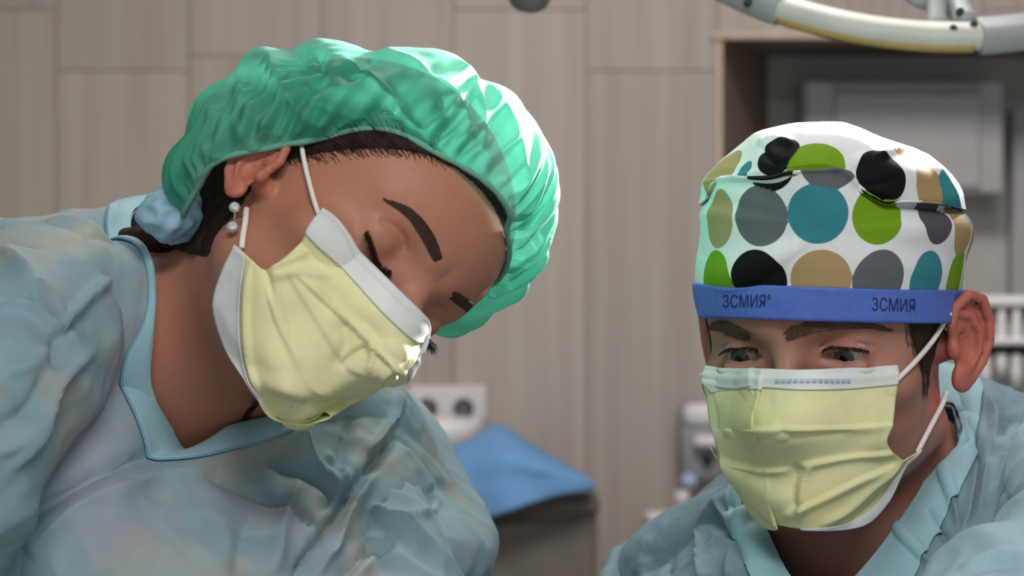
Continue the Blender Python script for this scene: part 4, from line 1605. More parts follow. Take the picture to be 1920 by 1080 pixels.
W_RINGS += [circ(-0.43, 1.58, 1.02, 0.22, 0.20), circ(-0.45, 1.62, 0.70, 0.24, 0.22), circ(-0.46, 1.66, 0.34, 0.27, 0.25)]
V, Fq = gown_shell(W_RINGS, NVG, NUG)
vv = np.repeat(GV, NUG)
Fq, N = orient(V, Fq, np.array([-0.22, 1.56, 1.36]))
V = WP.push(V, 0.006, 4)
wa, wb, wc = Waves(31, 22), Waves(32, 55), Waves(33, 120)
wd = Waves(34, 230)
soft = sstep(0.14, 0.26, vv)
V = V + N * ((0.6 - np.abs(wa(V))) * 0.0045 * soft + (0.5 - np.abs(wb(V))) * 0.0026 * soft + (0.4 - np.abs(wc(V))) * 0.0012 * soft + (0.4 - np.abs(wd(V))) * 0.0007 * soft)[:, None]
W_GF = [
    ([(0, 470), (60, 520), (110, 590), (120, 640)], 18, 0.007),
    ([(110, 640), (130, 560), (170, 500), (210, 470)], 14, 0.006),
    ([(20, 430), (90, 430), (160, 410), (220, 395)], 12, 0.004),
    ([(110, 590), (150, 560), (190, 545)], 8, -0.004),
    ([(40, 540), (60, 590), (100, 630)], 10, -0.005),
    ([(115, 690), (112, 780), (112, 860)], 10, 0.003, 's'),
    ([(0, 1000), (60, 960), (120, 925), (200, 880), (300, 850)], 18, -0.008),
    ([(50, 1040), (150, 950), (260, 905), (400, 880)], 26, 0.006),
    ([(380, 890), (480, 930), (560, 965), (600, 985)], 10, -0.005),
    ([(500, 870), (570, 885), (620, 920), (600, 960)], 16, -0.006),
    ([(560, 790), (575, 840), (600, 880), (640, 905)], 12, 0.006),
    ([(742, 818), (715, 850), (685, 890), (654, 925)], 12, -0.010),
    ([(610, 850), (640, 880), (655, 910)], 8, 0.005),
    ([(670, 900), (634, 953), (595, 1015), (556, 1085)], 12, -0.012),
    ([(700, 880), (665, 940), (630, 1010), (590, 1085)], 16, 0.010),
    ([(560, 900), (530, 980), (510, 1080)], 20, 0.008),
    ([(470, 960), (455, 1020), (450, 1085)], 26, -0.005),
    ([(745, 830), (790, 880), (812, 920)], 18, 0.005),
    ([(690, 950), (750, 970), (812, 958), (814, 924)], 8, 0.005),
    ([(745, 815), (790, 870), (830, 930)], 10, -0.004),
    ([(742, 1010), (690, 1040), (630, 1085)], 14, -0.008),
    ([(770, 990), (720, 1020), (660, 1085)], 14, 0.006),
    ([(812, 930), (818, 980), (840, 1030)], 10, -0.004),
    ([(752, 735), (742, 775), (720, 815), (690, 850)], 10, 0.007),
    ([(660, 780), (650, 830), (635, 880)], 16, -0.006),
]
N = vnormals(V, Fq)
V = folds(V, N, [(f_[0], f_[1], f_[2] * 1.0, *f_[3:]) for f_ in W_GF])
V = WP.push(V, 0.004, 2)
gown_w = obj('gown', V, Fq, M_GOWN_W, woman, label='thin pale blue isolation gown with bound neckline')
solidify(gown_w, 0.0012, -1)
G3 = V.reshape(NVG, NUG, 3)
# neck binding: a folded strip following the opening
kb = int((GV <= 1 / 7.0).sum())
Nn = vnormals(V, Fq).reshape(NVG, NUG, 3)
m_ = np.linspace(0, 1, kb + 1)[:, None, None]
strip = G3[:kb + 1] + Nn[:kb + 1] * (0.0020 + 0.0012 * np.sin(m_ * math.pi))
b = obj('neck_binding', strip.reshape(-1, 3), grid_faces(kb + 1, NUG, True), M_COLLAR, gown_w, label='pale turquoise binding around the neckline')
solidify(b, 0.0012, 0)
pp = G3[kb + 1] + Nn[kb + 1] * 0.0015
pv, pf = [], []
for i in range(NUG):
    T = pp[(i + 1) % NUG] - pp[i - 1]
    T /= max(np.linalg.norm(T), 1e-9)
    n_ = Nn[kb + 1][i]
    b_ = np.cross(T, n_)
    pv += [pp[i] + 0.0008 * (math.cos(a_) * n_ + math.sin(a_) * b_) for a_ in np.linspace(0, 2 * math.pi, 6, endpoint=False)]
pf = [[i * 6 + j, i * 6 + (j + 1) % 6, ((i + 1) % NUG) * 6 + (j + 1) % 6, ((i + 1) % NUG) * 6 + j] for i in range(NUG) for j in range(6)]
obj('neck_seam', pv, pf, M_PIPING, gown_w, label='darker blue seam line below the binding')


# sleeves
def sleeve(path, rad, parent, mat, p, seed, fspec=(), nm=210, nn=130):
    V_, F_ = tube(path, rad, nn, nm, caps=False)
    Fq_ = np.array(F_)
    N_ = vnormals(V_, Fq_)
    c = np.repeat(catmull(np.array(path), np.linspace(0, 1, nm)), nn, axis=0)
    if ((V_ - c) * N_).sum() < 0:
        Fq_ = Fq_[:, ::-1]
        N_ = -N_
    a_, b_, c_ = Waves(seed, 40), Waves(seed + 1, 95), Waves(seed + 2, 210)
    V_ = V_ + N_ * ((0.5 - np.abs(a_(V_))) * 0.005 + (0.5 - np.abs(b_(V_))) * 0.0034 + (0.5 - np.abs(c_(V_))) * 0.0010)[:, None]
    V_ = folds(V_, N_, fspec)
    o = obj('sleeve', V_, Fq_, mat, parent)
    solidify(o, 0.0012, -1)
    return o


sleeve([P(150, 520, 1.41), P(20, 690, 1.33), P(-150, 960, 1.26), np.array([-0.34, 1.24, 1.20]), np.array([-0.20, 1.13, 1.10])], [0.040, 0.053, 0.056, 0.055, 0.042], gown_w, M_GOWN_W, WP, 51,
       [([(0, 470), (40, 500), (95, 560), (120, 610)], 12, 0.008), ([(110, 625), (150, 575), (210, 520)], 10, 0.007), ([(0, 575), (60, 582), (120, 630)], 8, 0.006),
        ([(60, 510), (75, 560), (112, 610)], 9, -0.007), ([(20, 880), (70, 820), (110, 720), (180, 650)], 12, 0.008), ([(0, 800), (60, 760), (95, 690)], 14, -0.007),
        ([(0, 700), (50, 690), (90, 650)], 12, 0.005), ([(110, 700), (105, 640), (150, 600)], 8, -0.006), ([(0, 850), (40, 830), (70, 790)], 9, 0.006)])
sleeve([P(676, 805, 1.60), P(708, 990, 1.50), P(725, 1190, 1.42), np.array([-0.05, 1.38, 1.19]), np.array([0.01, 1.2, 1.10])], [0.018, 0.038, 0.050, 0.052, 0.042], gown_w, M_GOWN_W, WP, 61,
       [([(742, 1010), (690, 1040), (630, 1085)], 14, -0.008), ([(690, 950), (750, 970), (812, 958)], 10, 0.005)])
# bunched tie behind the neck
kc = P(323, 402, 1.375)
ph = np.linspace(0, math.pi, 40)
V_ = []
for a_ in ph:
    for j in range(64):
        t_ = 2 * math.pi * j / 64
        V_.append((math.sin(a_) * math.cos(t_), math.sin(a_) * math.sin(t_), math.cos(a_)))
V_ = np.array(V_)
u_ = V_.copy()
V_ = V_ * np.array((0.0200, 0.022, 0.0162))
rot = math.radians(10)
V_ = np.stack([V_[:, 0] * math.cos(rot) + V_[:, 2] * math.sin(rot), V_[:, 1], -V_[:, 0] * math.sin(rot) + V_[:, 2] * math.cos(rot)], 1)
wk, wk2 = Waves(71, 3.2), Waves(72, 8)
V_ = V_ * (1 + 0.14 * (0.5 - np.abs(wk(u_)))[:, None] + 0.07 * (0.5 - np.abs(wk2(u_)))[:, None]) + kc
obj('tie_knot', V_, grid_faces(40, 64, True), M_KNOT, gown_w, label='bunched pale blue tie behind the neck')
# black cord under the collar
S = WP.march([(448, 802), (458, 788), (468, 772), (480, 758), (495, 744)], 0.0022)
obj('necklace_cord', *tube(S, 0.0016, 8, 30), M_CORD, woman)

# ============ the man
MO = P(1564, 655, 1.496)
SM = dict(closed=False, eary=-2, ears=0.98, flare=0.44, facew=64, brow=6.0, short=1.12, neckk=0.035, ez=6, earz=0, gon=(55, 6, -52), earred=0.65)
RSM, LSM = P(1320, 1130, 1.655), P(2015, 935, 1.51)
NM = P(1606, 985, 1.545)
M_AX = LSM - RSM
M_UP = np.array((0.02, -0.18, 0.98))
PELM = np.array([0.26, 1.72, 0.92])
Bm = basis(M_AX, M_UP)
mid = (RSM + LSM) / 2
body_m = [
    ('c', (MO + np.array([0.013, 0.03, -0.035]), NM, 0.056, 0.054), 0.03),
    ('c', (NM, NM * 0.45 + RSM * 0.55 + np.array([0, 0, 0.0]), 0.050, 0.040), 0.03),
    ('c', (NM + np.array([0, .02, 0]), NM * 0.45 + LSM * 0.55 + np.array([0, 0.03, 0.01]), 0.048, 0.040), 0.03),
    ('c', (RSM, LSM, 0.040, 0.040), 0.05),
    ('e', (mid - M_UP * 0.15 + np.array([0, 0.04, 0]), (0.175, 0.18, 0.11), Bm), 0.08),
    ('c', (mid - M_UP * 0.2 + np.array([0, 0.05, 0]), PELM, 0.13, 0.14), 0.08),
    ('c', (RSM, np.array([0.08, 1.52, 1.10]), 0.048, 0.040), 0.03),
    ('c', (np.array([0.08, 1.52, 1.10]), np.array([0.12, 1.30, 1.05]), 0.038, 0.028), 0.02),
    ('c', (LSM, P(1960, 1200, 1.31), 0.042, 0.036), 0.02),
    ('c', (P(1950, 1190, 1.31), np.array([0.17, 1.17, 1.20]), 0.034, 0.027), 0.02),
    ('c', (PELM + np.array([-0.09, 0, -0.05]), np.array([0.17, 1.70, 0.50]), 0.09, 0.06), 0.05),
    ('c', (np.array([0.17, 1.70, 0.50]), np.array([0.17, 1.75, 0.08]), 0.06, 0.042), 0.03),
    ('c', (PELM + np.array([0.09, 0, -0.05]), np.array([0.36, 1.70, 0.50]), 0.09, 0.06), 0.05),
    ('c', (np.array([0.36, 1.70, 0.50]), np.array([0.36, 1.75, 0.08]), 0.06, 0.042), 0.03),
    ('c', (np.array([0.17, 1.77, 0.045]), np.array([0.15, 1.58, 0.035]), 0.040, 0.032), 0.03),
    ('c', (np.array([0.36, 1.77, 0.045]), np.array([0.38, 1.58, 0.035]), 0.040, 0.032), 0.03),
]
MP = Person(MO, (.912, -.40, .02), (-.403, -.892, -.206), SM, body_m)
man = empty('person', (0.26, 1.74, 0), 'person with polka dot surgical cap and yellow mask gazing down, with one sleeve raised', 'person', 'masked medical staff')
hcm = MP.wor((0, 0, 12))
MB_, MV, MQ = person_body(MP, man, M_SKIN_M, hcm, np.array([-0.10, 1.08, -0.03]), np.array([0.60, 1.98, 1.70]))
MT = tree(MV, MQ)
p_parent[id(MP)] = man

# ---- eyes: ball, iris, pupil
gaze = np.array((-0.10, 0.93, -0.30))
gaze /= np.linalg.norm(gaze)
gw = gaze @ MP.M
for s in (-1, 1):
    c = MP.wor((s * 32, 70.3, 11.0 + SM['ez']))
    prof = [(12.7e-3 * math.sin(a_), -12.7e-3 * math.cos(a_)) for a_ in np.linspace(0.02, math.pi - 0.02, 24)]
    e = obj('eye', *lathe(prof, c, gw, 32), M_EYE, man)
    prof = [(0.0063, 0.0110), (0.0060, 0.01165), (0.0045, 0.0123), (0.0026, 0.01268), (0.0, 0.01285)]
    obj('iris', *lathe(prof, c, gw, 32), M_IRIS, e)
    prof = [(0.0027, 0.0126), (0.0025, 0.01284), (0.0012, 0.01298), (0.0, 0.0130)]
    obj('pupil', *lathe(prof, c, gw, 20), M_PUPIL, e)
brow(MT, [(1408, 632), (1385, 622), (1362, 612), (1346, 610), (1331, 614)], [14, 20, 20, 16, 8], 420, M_BROW_M, man, (-0.5, -0.1), 0.008, 0.00026, p=MP)
brow(MT, [(1472, 633), (1500, 622), (1535, 614), (1580, 611), (1625, 611), (1662, 618)], [16, 20, 18, 13, 9, 4], 460, M_BROW_M, man, (-0.5, -0.1), 0.008, 0.00026, p=MP)
for s in (-1, 1):
    ids = np.array([(19, 84, 13), (26, 86.5, 14.8), (33, 86.5, 15.0), (40, 83, 14.0), (45.5, 78, 11.0)], float) * np.array((s, 1, 1)) + np.array((0, 0, SM['ez']))
    pl = catmull(ids, np.linspace(0.05, 1, 40))
    R, D, Nn, Ls = [], [], [], []
    for i, c in enumerate(pl):
        for k_ in range(3):
            h = MP.wor(c + np.array((RNG.uniform(-.4, .4), 0, RNG.uniform(-.5, .3))))[None]
            h = h + MP.grad(h, ears=False, body=False) * (0.0003 - MP.sdf(h, ears=False, body=False))[:, None]
            R.append(h[0])
            D.append(np.array((s * (-0.2 + 0.7 * i / 40), 1.0, -0.35 + RNG.normal() * 0.1)) @ MP.M)
            Nn.append(np.array((0, .3, 1.0)) @ MP.M)
            Ls.append(0.0065 * RNG.uniform(0.6, 1.0))
    obj('eyelash', *strands(R, D, Nn, Ls, 0.00022, 0.3), M_LASH, man, False)


# ---- cap of polka dot cotton with a blue band
def band_z(y):
    return 20.0 + 0.215 * y


NSM = 400
phi = np.arange(NSM) / NSM * 2 * math.pi            # 0 = front, growing to his left


def loop(hw, hf, hb, up, cy=-2.0, n=NSM):
    f = np.cos(phi)
    y = cy + np.where(f > 0, hf, hb) * np.sign(f) * np.abs(f) ** 0.92
    x = hw * np.sign(np.sin(phi)) * np.abs(np.sin(phi)) ** 0.92
    return np.stack([x, y, band_z(y) + up - 0.055 * x], 1)


def angw(c, w):
    d = (phi - c + math.pi) % (2 * math.pi) - math.pi
    return np.exp(-(d / w) ** 2)


lipL = 1 - sstep(0.50, 0.85, phi) * (1 - sstep(5.2, 5.6, phi))    # 1 over his front right half, 0 over the left side
ctrl = []
over = 1 - lipL


def push_out(c, d, dz):
    return c + np.stack([np.sin(phi) * over * d, np.cos(phi) * over * d, over * dz], 1)


ctrl.append(loop(73.5, 100.0, 99, 0) + np.array((2.5, 0, 0)))
ctrl.append(loop(75.0, 101.5, 101, 20.0) + np.array((2.5, 0, 0)))
ctrl.append(push_out(loop(82.5, 104, 104, 36), 0, -1))
ctrl.append(push_out(loop(84.0, 105, 107, 54), 0, -4))
ctrl.append(push_out(loop(84.5, 105, 109, 72), 0, -10))
ctrl.append(push_out(loop(84.0, 104.5, 109, 88), 0, -17))
lip = loop(83.5, 104.5, 108, 92)
lip[:, 2] += lipL * 1.5
ctrl.append(push_out(lip, -2.5, -18))
ctrl.append(push_out(loop(80.0, 100, 105, 88), 7.5, -17))
ctrl.append(push_out(loop(77.5, 97, 102, 94), 11.5, -8))
ctrl.append(push_out(loop(74.0, 92, 97, 104), 11, -3))
ctrl.append(push_out(loop(62, 74, 82, 117), 7, 0))
ctrl.append(loop(42, 46, 56, 126))
ctrl.append(loop(20, 22, 28, 129))
ctrl.append(loop(0.6, 0.6, 0.6, 130))
rows_t = []
segs = [10, 12, 14, 14, 14, 6, 8, 8, 10, 14, 16, 16, 14]
C_ = np.stack(ctrl)
for i, sg in enumerate(segs):
    rows_t += list((i + np.arange(sg) / sg) / (len(ctrl) - 1))
rows_t.append(1.0)
rows_t = np.array(rows_t)
Q_ = catmull(C_, rows_t)
NTM = len(rows_t)
V = MP.wor(Q_.reshape(-1, 3))
Fq = grid_faces(NTM, NSM, True)
tv = np.repeat(rows_t * (len(ctrl) - 1), NSM)       # measured in control rows
M_OUT = [(1310, 600), (1309, 533), (1312, 440), (1310, 385), (1312, 340), (1328, 318), (1345, 300), (1368, 282), (1392, 264), (1412, 248), (1432, 240), (1470, 233), (1500, 230),
         (1545, 228), (1580, 228), (1610, 236), (1650, 251), (1690, 264), (1722, 276), (1752, 293), (1775, 312), (1795, 338), (1808, 362),
         (1813, 395), (1824, 412), (1828, 435), (1824, 462), (1812, 492), (1806, 520), (1803, 545), (1803, 600)]
c0 = np.array([1560.0, 430.0])
for _ in range(3):
    V = sil_warp(V, 0.4 + 0.6 * sstep(0.6, 2.0, tv), c0, M_OUT)
V = MP.push(V, 0.0025, 3, ears=False, body=False)
Fq, N = orient(V, Fq, MP.wor((0, 0, 70)))
wv, wv2 = Waves(81, 34), Waves(82, 90)
V = V + N * (((0.5 - np.abs(wv(V))) * 0.0022 + (0.5 - np.abs(wv2(V))) * 0.0006) * sstep(1.3, 3.0, tv))[:, None]
V = folds(V, N, [
    ([(1610, 352), (1590, 322), (1605, 305), (1622, 290)], 9, 0.0025),
    ([(1480, 312), (1540, 308), (1580, 318)], 10, 0.003),
    ([(1425, 275), (1445, 300), (1468, 310)], 8, -0.003),
    ([(1420, 270), (1450, 262), (1490, 270)], 8, 0.003),
    ([(1610, 352), (1650, 345), (1690, 335)], 8, -0.002),
    ([(1722, 276), (1760, 320), (1800, 395)], 8, 0.004),
    ([(1615, 360), (1680, 378), (1800, 396)], 6, -0.004),
    ([(1640, 292), (1690, 280), (1722, 276)], 7, 0.003),
    ([(1312, 345), (1380, 330), (1440, 320)], 6, 0.002),
])
N = vnormals(V, Fq)
# printed dots: round spots of five colours
px = proj(V)
fc = ((CAM - V) * N).sum(1) > 0
TAN, GRY, TEA, GRN, BLK, DGR = (176, 150, 106), (98, 104, 110), (56, 134, 144), (118, 160, 28), (14, 14, 17), (88, 84, 94)
wall_d = [(1344, 411, TAN), (1425, 404, GRY), (1533, 400, TEA), (1647, 402, GRN), (1750, 402, DGR), (1809, 428, TAN),
          (1338, 526, GRN), (1421, 524, BLK), (1538, 526, TAN), (1649, 524, GRY), (1738, 526, TEA), (1792, 524, GRN),
          (1440, 302, BLK), (1556, 300, GRY)]
crown_d = [(1350, 322, TAN), (1396, 318, TEA, 0.006), (1456, 288, BLK, 0.0140), (1531, 304, GRN), (1660, 328, BLK), (1744, 352, TAN), (1793, 368, TEA), (1678, 274, TAN, 0.010), (1812, 400, DGR)]
dot = np.full(len(V), 9.0)
dcol = np.ones((len(V), 4))
isw = tv < 6.4
RD = 0.0176


def put_dot(c, col, region, r=RD):
    global dot, dcol
    dd = np.linalg.norm(V - c, axis=1) / r
    m = region & (dd < dot)
    dot = np.where(m, dd, dot)
    dcol[m] = lin(col)


for lst, reg in ((wall_d, isw), (crown_d, ~isw)):
    for x, y, col, *rr in lst:
        cand = np.nonzero(fc & reg)[0]
        i = cand[np.argmin(((px[cand] - (x, y)) ** 2).sum(1))]
        extra = 0.0
        cpt = V[i]
        if np.hypot(*(px[i] - (x, y))) > 6:            # centre hidden behind the lip: keep it at its true place
            cpt = P(x, y, V[i][1])
        put_dot(cpt, col, reg, rr[0] if rr else RD)
cyc = [GRN, BLK, TAN, GRY, TEA]
grid3 = V.reshape(NTM, NSM, 3)
for r_i, tr in enumerate((1.1, 3.35, 5.6)):
    row = grid3[int(np.argmin(np.abs(rows_t * (len(ctrl) - 1) - tr)))]
    s_len = np.concatenate([[0], np.cumsum(np.linalg.norm(np.diff(row, axis=0), axis=1))])
    vis = proj(row)
    for k_ in range(int(s_len[-1] / 0.0375)):
        i = int(np.argmin(np.abs(s_len - k_ * 0.0375)))
        if 1.75 < phi[i] < 5.15:
            put_dot(row[i], cyc[(k_ + 2 * r_i) % 5], isw)
for k_ in range(7):
    row = grid3[int(np.argmin(np.abs(rows_t * (len(ctrl) - 1) - 10.2)))]
    i = int((k_ + 0.5) / 7 * NSM)
    if 1.4 < phi[i] < 5.0:
        put_dot(row[i], cyc[k_ % 5], ~isw)
cap_m = obj('surgical_cap', V, Fq, M_DOTS, man, label='white cotton cap printed with large green, teal, tan, grey and black dots')
at = cap_m.data.attributes.new('dot', 'FLOAT', 'POINT')
at.data.foreach_set('value', np.clip(dot, 0, 9).astype(np.float32))
ac = cap_m.data.attributes.new('dotcol', 'FLOAT_COLOR', 'POINT')
ac.data.foreach_set('color', dcol.astype(np.float32).ravel())
# blue band
nbr = int(np.sum(rows_t * (len(ctrl) - 1) <= 1.0 + 1e-6))
Bv = grid3[:nbr] + N.reshape(NTM, NSM, 3)[:nbr] * 0.0014
hb = obj('headband', Bv.reshape(-1, 3), grid_faces(nbr, NSM, True), M_BAND, cap_m, label='blue elastic headband')
solidify(hb, 0.001, 0)
BT = tree(Bv.reshape(-1, 3), grid_faces(nbr, NSM, True))


def lettering(txt, x0, x1, y0, y1, slope):
    cu = bpy.data.curves.new('text', 'FONT')
    cu.body = txt
    cu.resolution_u = 3
    to = bpy.data.objects.new('text', cu)
    COL.objects.link(to)
    dg = bpy.context.evaluated_depsgraph_get()
    me = to.evaluated_get(dg).to_mesh()
    vv_ = np.array([v.co[:] for v in me.vertices])
    ff = [list(p_.vertices) for p_ in me.polygons]
    bpy.data.objects.remove(to)
    bpy.data.curves.remove(cu)
    a, b = vv_.min(0), vv_.max(0)
    out = []
    for v in vv_:
        fx, fy = (v[0] - a[0]) / (b[0] - a[0]), (v[1] - a[1]) / (b[1] - a[1])
        X_, Y_ = x0 + fx * (x1 - x0), y1 + fy * (y0 - y1) + slope * fx
        h, n_ = hit(BT, X_, Y_)
        if h is None:
            h, n_ = P(X_, Y_, 1.4), np.array([0, -1.0, 0])
        if n_ @ (CAM - h) < 0:
            n_ = -n_
        out.append(h + n_ * 0.0009)
    return obj('lettering', out, ff, M_LETTER, cap_m, False, label='dark navy lettering on the headband')


lettering('ЗСМИЯ°', 1357, 1446, 552, 576, 0)
lettering('ЗСМИЯ', 1634, 1714, 557, 582, 3)

# ---- hair: sideburns and back of the head
qm = MP.loc(MV)
Nm = vnormals(MV, MQ)
ax_ = np.abs(qm[:, 0])
below = band_z(qm[:, 1]) + 6 - qm[:, 2]
burn = (qm[:, 1] > -4) & (qm[:, 1] < 54 - 0.32 * below) & (below < 40) & (ax_ > 50) & (ax_ < 79)
backh = (qm[:, 1] < -14) & (qm[:, 2] > -12) & (ax_ < 76)
top_ = qm[:, 2] > band_z(qm[:, 1]) + 3
noear = head_sdf(qm, SM, False) < 0.9
hm = (burn | backh | top_) & (qm[:, 2] > -60) & noear
fm = hm[MQ].all(1)
used = np.unique(MQ[fm])
remap = np.full(len(MV), -1)
remap[used] = np.arange(len(used))
hair_m = obj('hair', (MV + Nm * 0.0009)[used], remap[MQ[fm]], M_HAIR_M, man, label='short dark hair below the cap')
edge = np.nonzero((qm[:, 1] > -6) & (qm[:, 1] < 58 - 0.32 * below) & (below < 52) & (below > 2) & (ax_ > 50) & (ax_ < 79) & noear)[0]
edge = RNG.choice(edge, min(1300, len(edge)), False)
dn = np.tile(np.array((0, -0.25, -1.0)) @ MP.M, (len(edge), 1)) + RNG.normal(size=(len(edge), 3)) * 0.3
dn -= Nm[edge] * (dn * Nm[edge]).sum(1)[:, None] * 0.9
obj('sideburn_strands', *strands(MV[edge] + Nm[edge] * 0.0003, dn, Nm[edge], RNG.uniform(0.004, 0.009, len(edge)), 0.00016, 0.2), M_HAIR_M, hair_m, False)['kind'] = 'stuff'

# ---- mask
M_GRID = [
    [(1328, 706), (1366, 700), (1410, 692), (1500, 694), (1592, 690), (1682, 686)],
    [(1343, 745), (1376, 742), (1413, 738), (1502, 743), (1592, 741), (1681, 732)],
    [(1350, 800), (1386, 806), (1432, 812), (1512, 803), (1592, 798), (1675, 792)],
    [(1350, 852), (1390, 872), (1440, 880), (1522, 875), (1604, 850), (1664, 832)],
    [(1357, 884), (1396, 916), (1442, 940), (1532, 934), (1622, 905), (1698, 864)],
    [(1384, 922), (1412, 952), (1452, 982), (1535, 993), (1634, 974), (1726, 842)],
]
M_BULGE = [[2, 1, 0, 0, 2, 4], [6, 5, 1, 1, 3, 5], [10, 12, 2, 2, 4, 7], [26, 14, 5, 3, 6, 9], [22, 14, 7, 5, 9, 11], [8, 8, 7, 8, 12, 14]]
M_FOLD = [
    ([(1355, 806), (1400, 806), (1460, 803), (1560, 803), (1680, 796)], 9, 0.0032, 's'),
    ([(1500, 872), (1560, 860), (1620, 852), (1690, 846)], 8, 0.0030, 's'),
    ([(1355, 868), (1420, 880), (1480, 880)], 8, 0.0024, 's'),
    ([(1500, 872), (1485, 910), (1488, 965)], 11, -0.0040),
    ([(1520, 870), (1505, 910), (1500, 970)], 9, 0.0028),
    ([(1370, 803), (1395, 815), (1418, 822)], 8, -0.0042),
    ([(1418, 822), (1408, 838), (1400, 845)], 6, -0.0030),
    ([(1462, 806), (1480, 815), (1530, 812), (1600, 808)], 9, -0.0026),
    ([(1470, 965), (1530, 940), (1600, 905), (1680, 870)], 9, 0.0030, 's'),
    ([(1540, 985), (1590, 955), (1640, 910), (1690, 870)], 9, 0.0034),
    ([(1590, 985), (1640, 945), (1690, 890), (1715, 856)], 9, -0.0030),
    ([(1410, 692), (1411, 715), (1412, 742)], 6, 0.0014),
    ([(1380, 900), (1400, 940), (1440, 975)], 10, -0.0020),
    ([(1622, 740), (1640, 790), (1640, 850)], 16, 0.0016),
]
mask_m, MM3, MMN = mask_sheet(MP, M_GRID, extra_left=(3, 4, 5), gap=0.0065, fold=M_FOLD, pleats=(), band=0.165, parent=man, bulge=M_BULGE, crump=0.0007)
mask_m['label'] = 'pale yellow pleated face mask with white top band and blue print'
# faint blue print on the band
pr = lettering
MMT = tree(MM3.reshape(-1, 3), grid_faces(*MM3.shape[:2]))
pv, pf = [], []
for k_ in range(13):
    xa = 1458 + k_ * 10.5
    base = len(pv)
    for X_, Y_ in ((xa, 713), (xa + 8, 712.7), (xa + 8, 718), (xa, 718.4)):
        h, n_ = hit(MMT, X_, Y_ + 0.012 * (1520 - xa))
        n_ = n_ if n_ @ (CAM - h) > 0 else -n_
        pv.append(h + n_ * 0.0032)
    pf.append([base, base + 1, base + 2, base + 3])
obj('printed_line', pv, pf, M_BLUECAP, mask_m, False, label='pale blue print on the white band')
ear_loop(MP, [(1782, 586), (1772, 602), (1748, 640), (1716, 678), (1682, 712)], mask_m, 0.0016, 0.003)
ear_loop(MP, [(1776, 734), (1766, 760), (1744, 802), (1720, 848)], mask_m, 0.0016, 0.003)
X = catmull(np.stack([MM3[int(nv_ * 0.86):, int(MM3.shape[1] * 0.70):] + MMN[int(nv_ * 0.86):, int(MM3.shape[1] * 0.70):] * 0.0010])[0], np.linspace(0, 1, 12))
fr = np.linspace(0, 1, X.shape[1])
Y_ = np.stack([catmull(X[:, i], np.linspace(0.93 - 0.42 * fr[i], 1.0, 10)) for i in range(X.shape[1])], 1)
lo_ = obj('lining_edge', Y_.reshape(-1, 3), grid_faces(10, X.shape[1]), M_MASKINNER, mask_m, label='white lower lining')
solidify(lo_, 0.0006, 0)

# ---- gown
M_RINGS = [
    [P(1752, 722, 1.590), P(1764, 795, 1.535), P(1744, 888, 1.487), P(1690, 980, 1.458), P(1606, 1085, 1.440), P(1535, 1140, 1.44), P(1480, 1085, 1.452), P(1446, 1015, 1.485), P(1432, 955, 1.55), P(1500, 850, 1.625), P(1680, 715, 1.645)],
    [P(1830, 712, 1.58), P(1832, 805, 1.515), P(1805, 905, 1.465), P(1748, 1015, 1.430), P(1685, 1120, 1.412), P(1545, 1200, 1.41), P(1440, 1130, 1.430), P(1392, 1040, 1.47), P(1372, 950, 1.57), P(1450, 830, 1.66), P(1690, 690, 1.675)],
    [P(1920, 742, 1.58), P(1962, 850, 1.49), P(1945, 985, 1.43), P(1890, 1110, 1.40), P(1780, 1260, 1.385), P(1560, 1340, 1.385), P(1390, 1250, 1.41), P(1300, 1090, 1.48), P(1296, 985, 1.63), P(1400, 840, 1.72), P(1710, 700, 1.72)],
    [P(2060, 790, 1.60), P(2200, 930, 1.50), P(2160, 1100, 1.41), P(2000, 1250, 1.37), P(1830, 1400, 1.36), P(1560, 1480, 1.37), P(1330, 1380, 1.40), P(1205, 1180, 1.50), P(1200, 1062, 1.66), P(1370, 900, 1.78), P(1780, 770, 1.78)],
    [P(2110, 960, 1.57), P(2160, 1160, 1.46), P(2110, 1330, 1.40), P(2010, 1480, 1.37), P(1830, 1580, 1.36), P(1560, 1620, 1.37), P(1320, 1550, 1.41), P(1150, 1330, 1.52), P(1130, 1130, 1.68), P(1350, 1040, 1.83), P(1830, 940, 1.83)],
]
def circ2(cx, cy, z, rx, ry):
    return circ(cx, cy, z, rx, ry, 11, 0.6)[::-1]


lastc = np.mean(M_RINGS[-1], axis=0)
for z_, rx, ry in ((0.95, 0.23, 0.20), (0.62, 0.25, 0.22), (0.34, 0.27, 0.24)):
    M_RINGS.append([np.array([0.26 + rx * math.cos(a_), 1.70 + ry * math.sin(a_), z_]) for a_ in (0.75 - 2 * math.pi * np.arange(11) / 11)])
V, Fq = gown_shell(M_RINGS, NVG, NUG)
vv = np.repeat(GV, NUG)
Fq, N = orient(V, Fq, np.array([0.24, 1.60, 1.22]))
V = MP.push(V, 0.006, 4)
wa, wb, wc = Waves(131, 24), Waves(132, 60), Waves(133, 120)
wd = Waves(134, 230)
soft = sstep(0.13, 0.26, vv)
V = V + N * ((0.6 - np.abs(wa(V))) * 0.005 * soft + (0.5 - np.abs(wb(V))) * 0.003 * soft + (0.4 - np.abs(wc(V))) * 0.0014 * soft + (0.4 - np.abs(wd(V))) * 0.0008 * soft)[:, None]
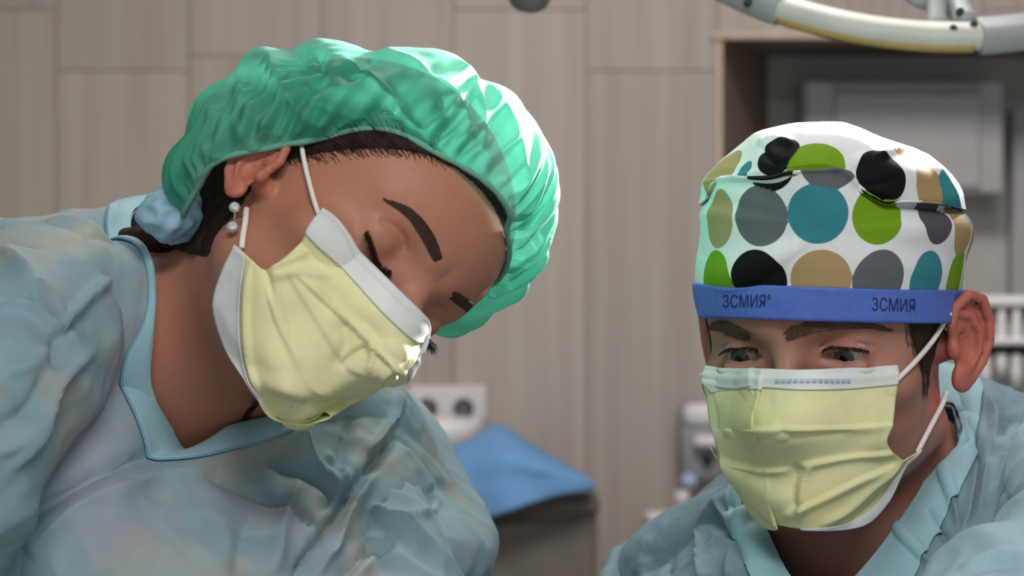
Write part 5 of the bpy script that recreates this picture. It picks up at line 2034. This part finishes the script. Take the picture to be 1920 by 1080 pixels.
M_GF = [
    ([(1370, 925), (1330, 960), (1312, 1010), (1310, 1085)], 12, 0.006),
    ([(1290, 955), (1262, 1000), (1250, 1085)], 12, -0.007),
    ([(1345, 945), (1365, 975), (1395, 985), (1420, 960)], 8, 0.005),
    ([(1330, 975), (1380, 1010), (1400, 1060)], 10, -0.006),
    ([(1220, 1010), (1205, 1050), (1200, 1085)], 12, 0.005),
    ([(1410, 955), (1385, 1000), (1360, 1085)], 8, 0.005),
    ([(1800, 740), (1810, 790), (1830, 850), (1820, 930), (1800, 1000)], 12, -0.007),
    ([(1850, 740), (1870, 800), (1850, 880), (1835, 960)], 14, 0.007),
    ([(1920, 780), (1870, 820), (1850, 880)], 12, -0.006),
    ([(1920, 830), (1880, 880), (1860, 950)], 14, 0.006),
    ([(1770, 880), (1790, 950), (1800, 1000)], 8, 0.005),
    ([(1740, 960), (1775, 1010), (1790, 1040)], 9, -0.006),
    ([(1680, 985), (1720, 1030), (1760, 1080)], 8, 0.005),
]
N = vnormals(V, Fq)
V = folds(V, N, [(f_[0], f_[1], f_[2] * 0.95, *f_[3:]) for f_ in M_GF])
V = MP.push(V, 0.004, 2)
gown_m = obj('gown', V, Fq, M_GOWN_M, man, label='thin blue isolation gown with a loose neckline')
solidify(gown_m, 0.0012, -1)
G3 = V.reshape(NVG, NUG, 3)
Nn = vnormals(V, Fq).reshape(NVG, NUG, 3)
m_ = np.linspace(0, 1, kb + 1)[:, None, None]
strip = G3[:kb + 1] + Nn[:kb + 1] * (0.0020 + 0.0012 * np.sin(m_ * math.pi))
b = obj('neck_binding', strip.reshape(-1, 3), grid_faces(kb + 1, NUG, True), M_COLLAR, gown_m, label='paler turquoise binding around the neckline')
solidify(b, 0.0012, 0)
sleeve([LSM + np.array([0, 0, 0.005]), P(2070, 1000, 1.38), P(1972, 1102, 1.300), P(1868, 1195, 1.235), np.array([0.17, 1.16, 1.19])], [0.052, 0.050, 0.046, 0.045, 0.040], gown_m, M_SLEEVE_LIT, MP, 151,
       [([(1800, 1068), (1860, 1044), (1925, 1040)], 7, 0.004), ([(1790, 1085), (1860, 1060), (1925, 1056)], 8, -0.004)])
sleeve([RSM + np.array([0, -0.01, -0.01]), np.array([0.10, 1.58, 1.22]), np.array([0.08, 1.51, 1.10]), np.array([0.12, 1.32, 1.05])], [0.052, 0.056, 0.055, 0.042], gown_m, M_GOWN_M, MP, 161)
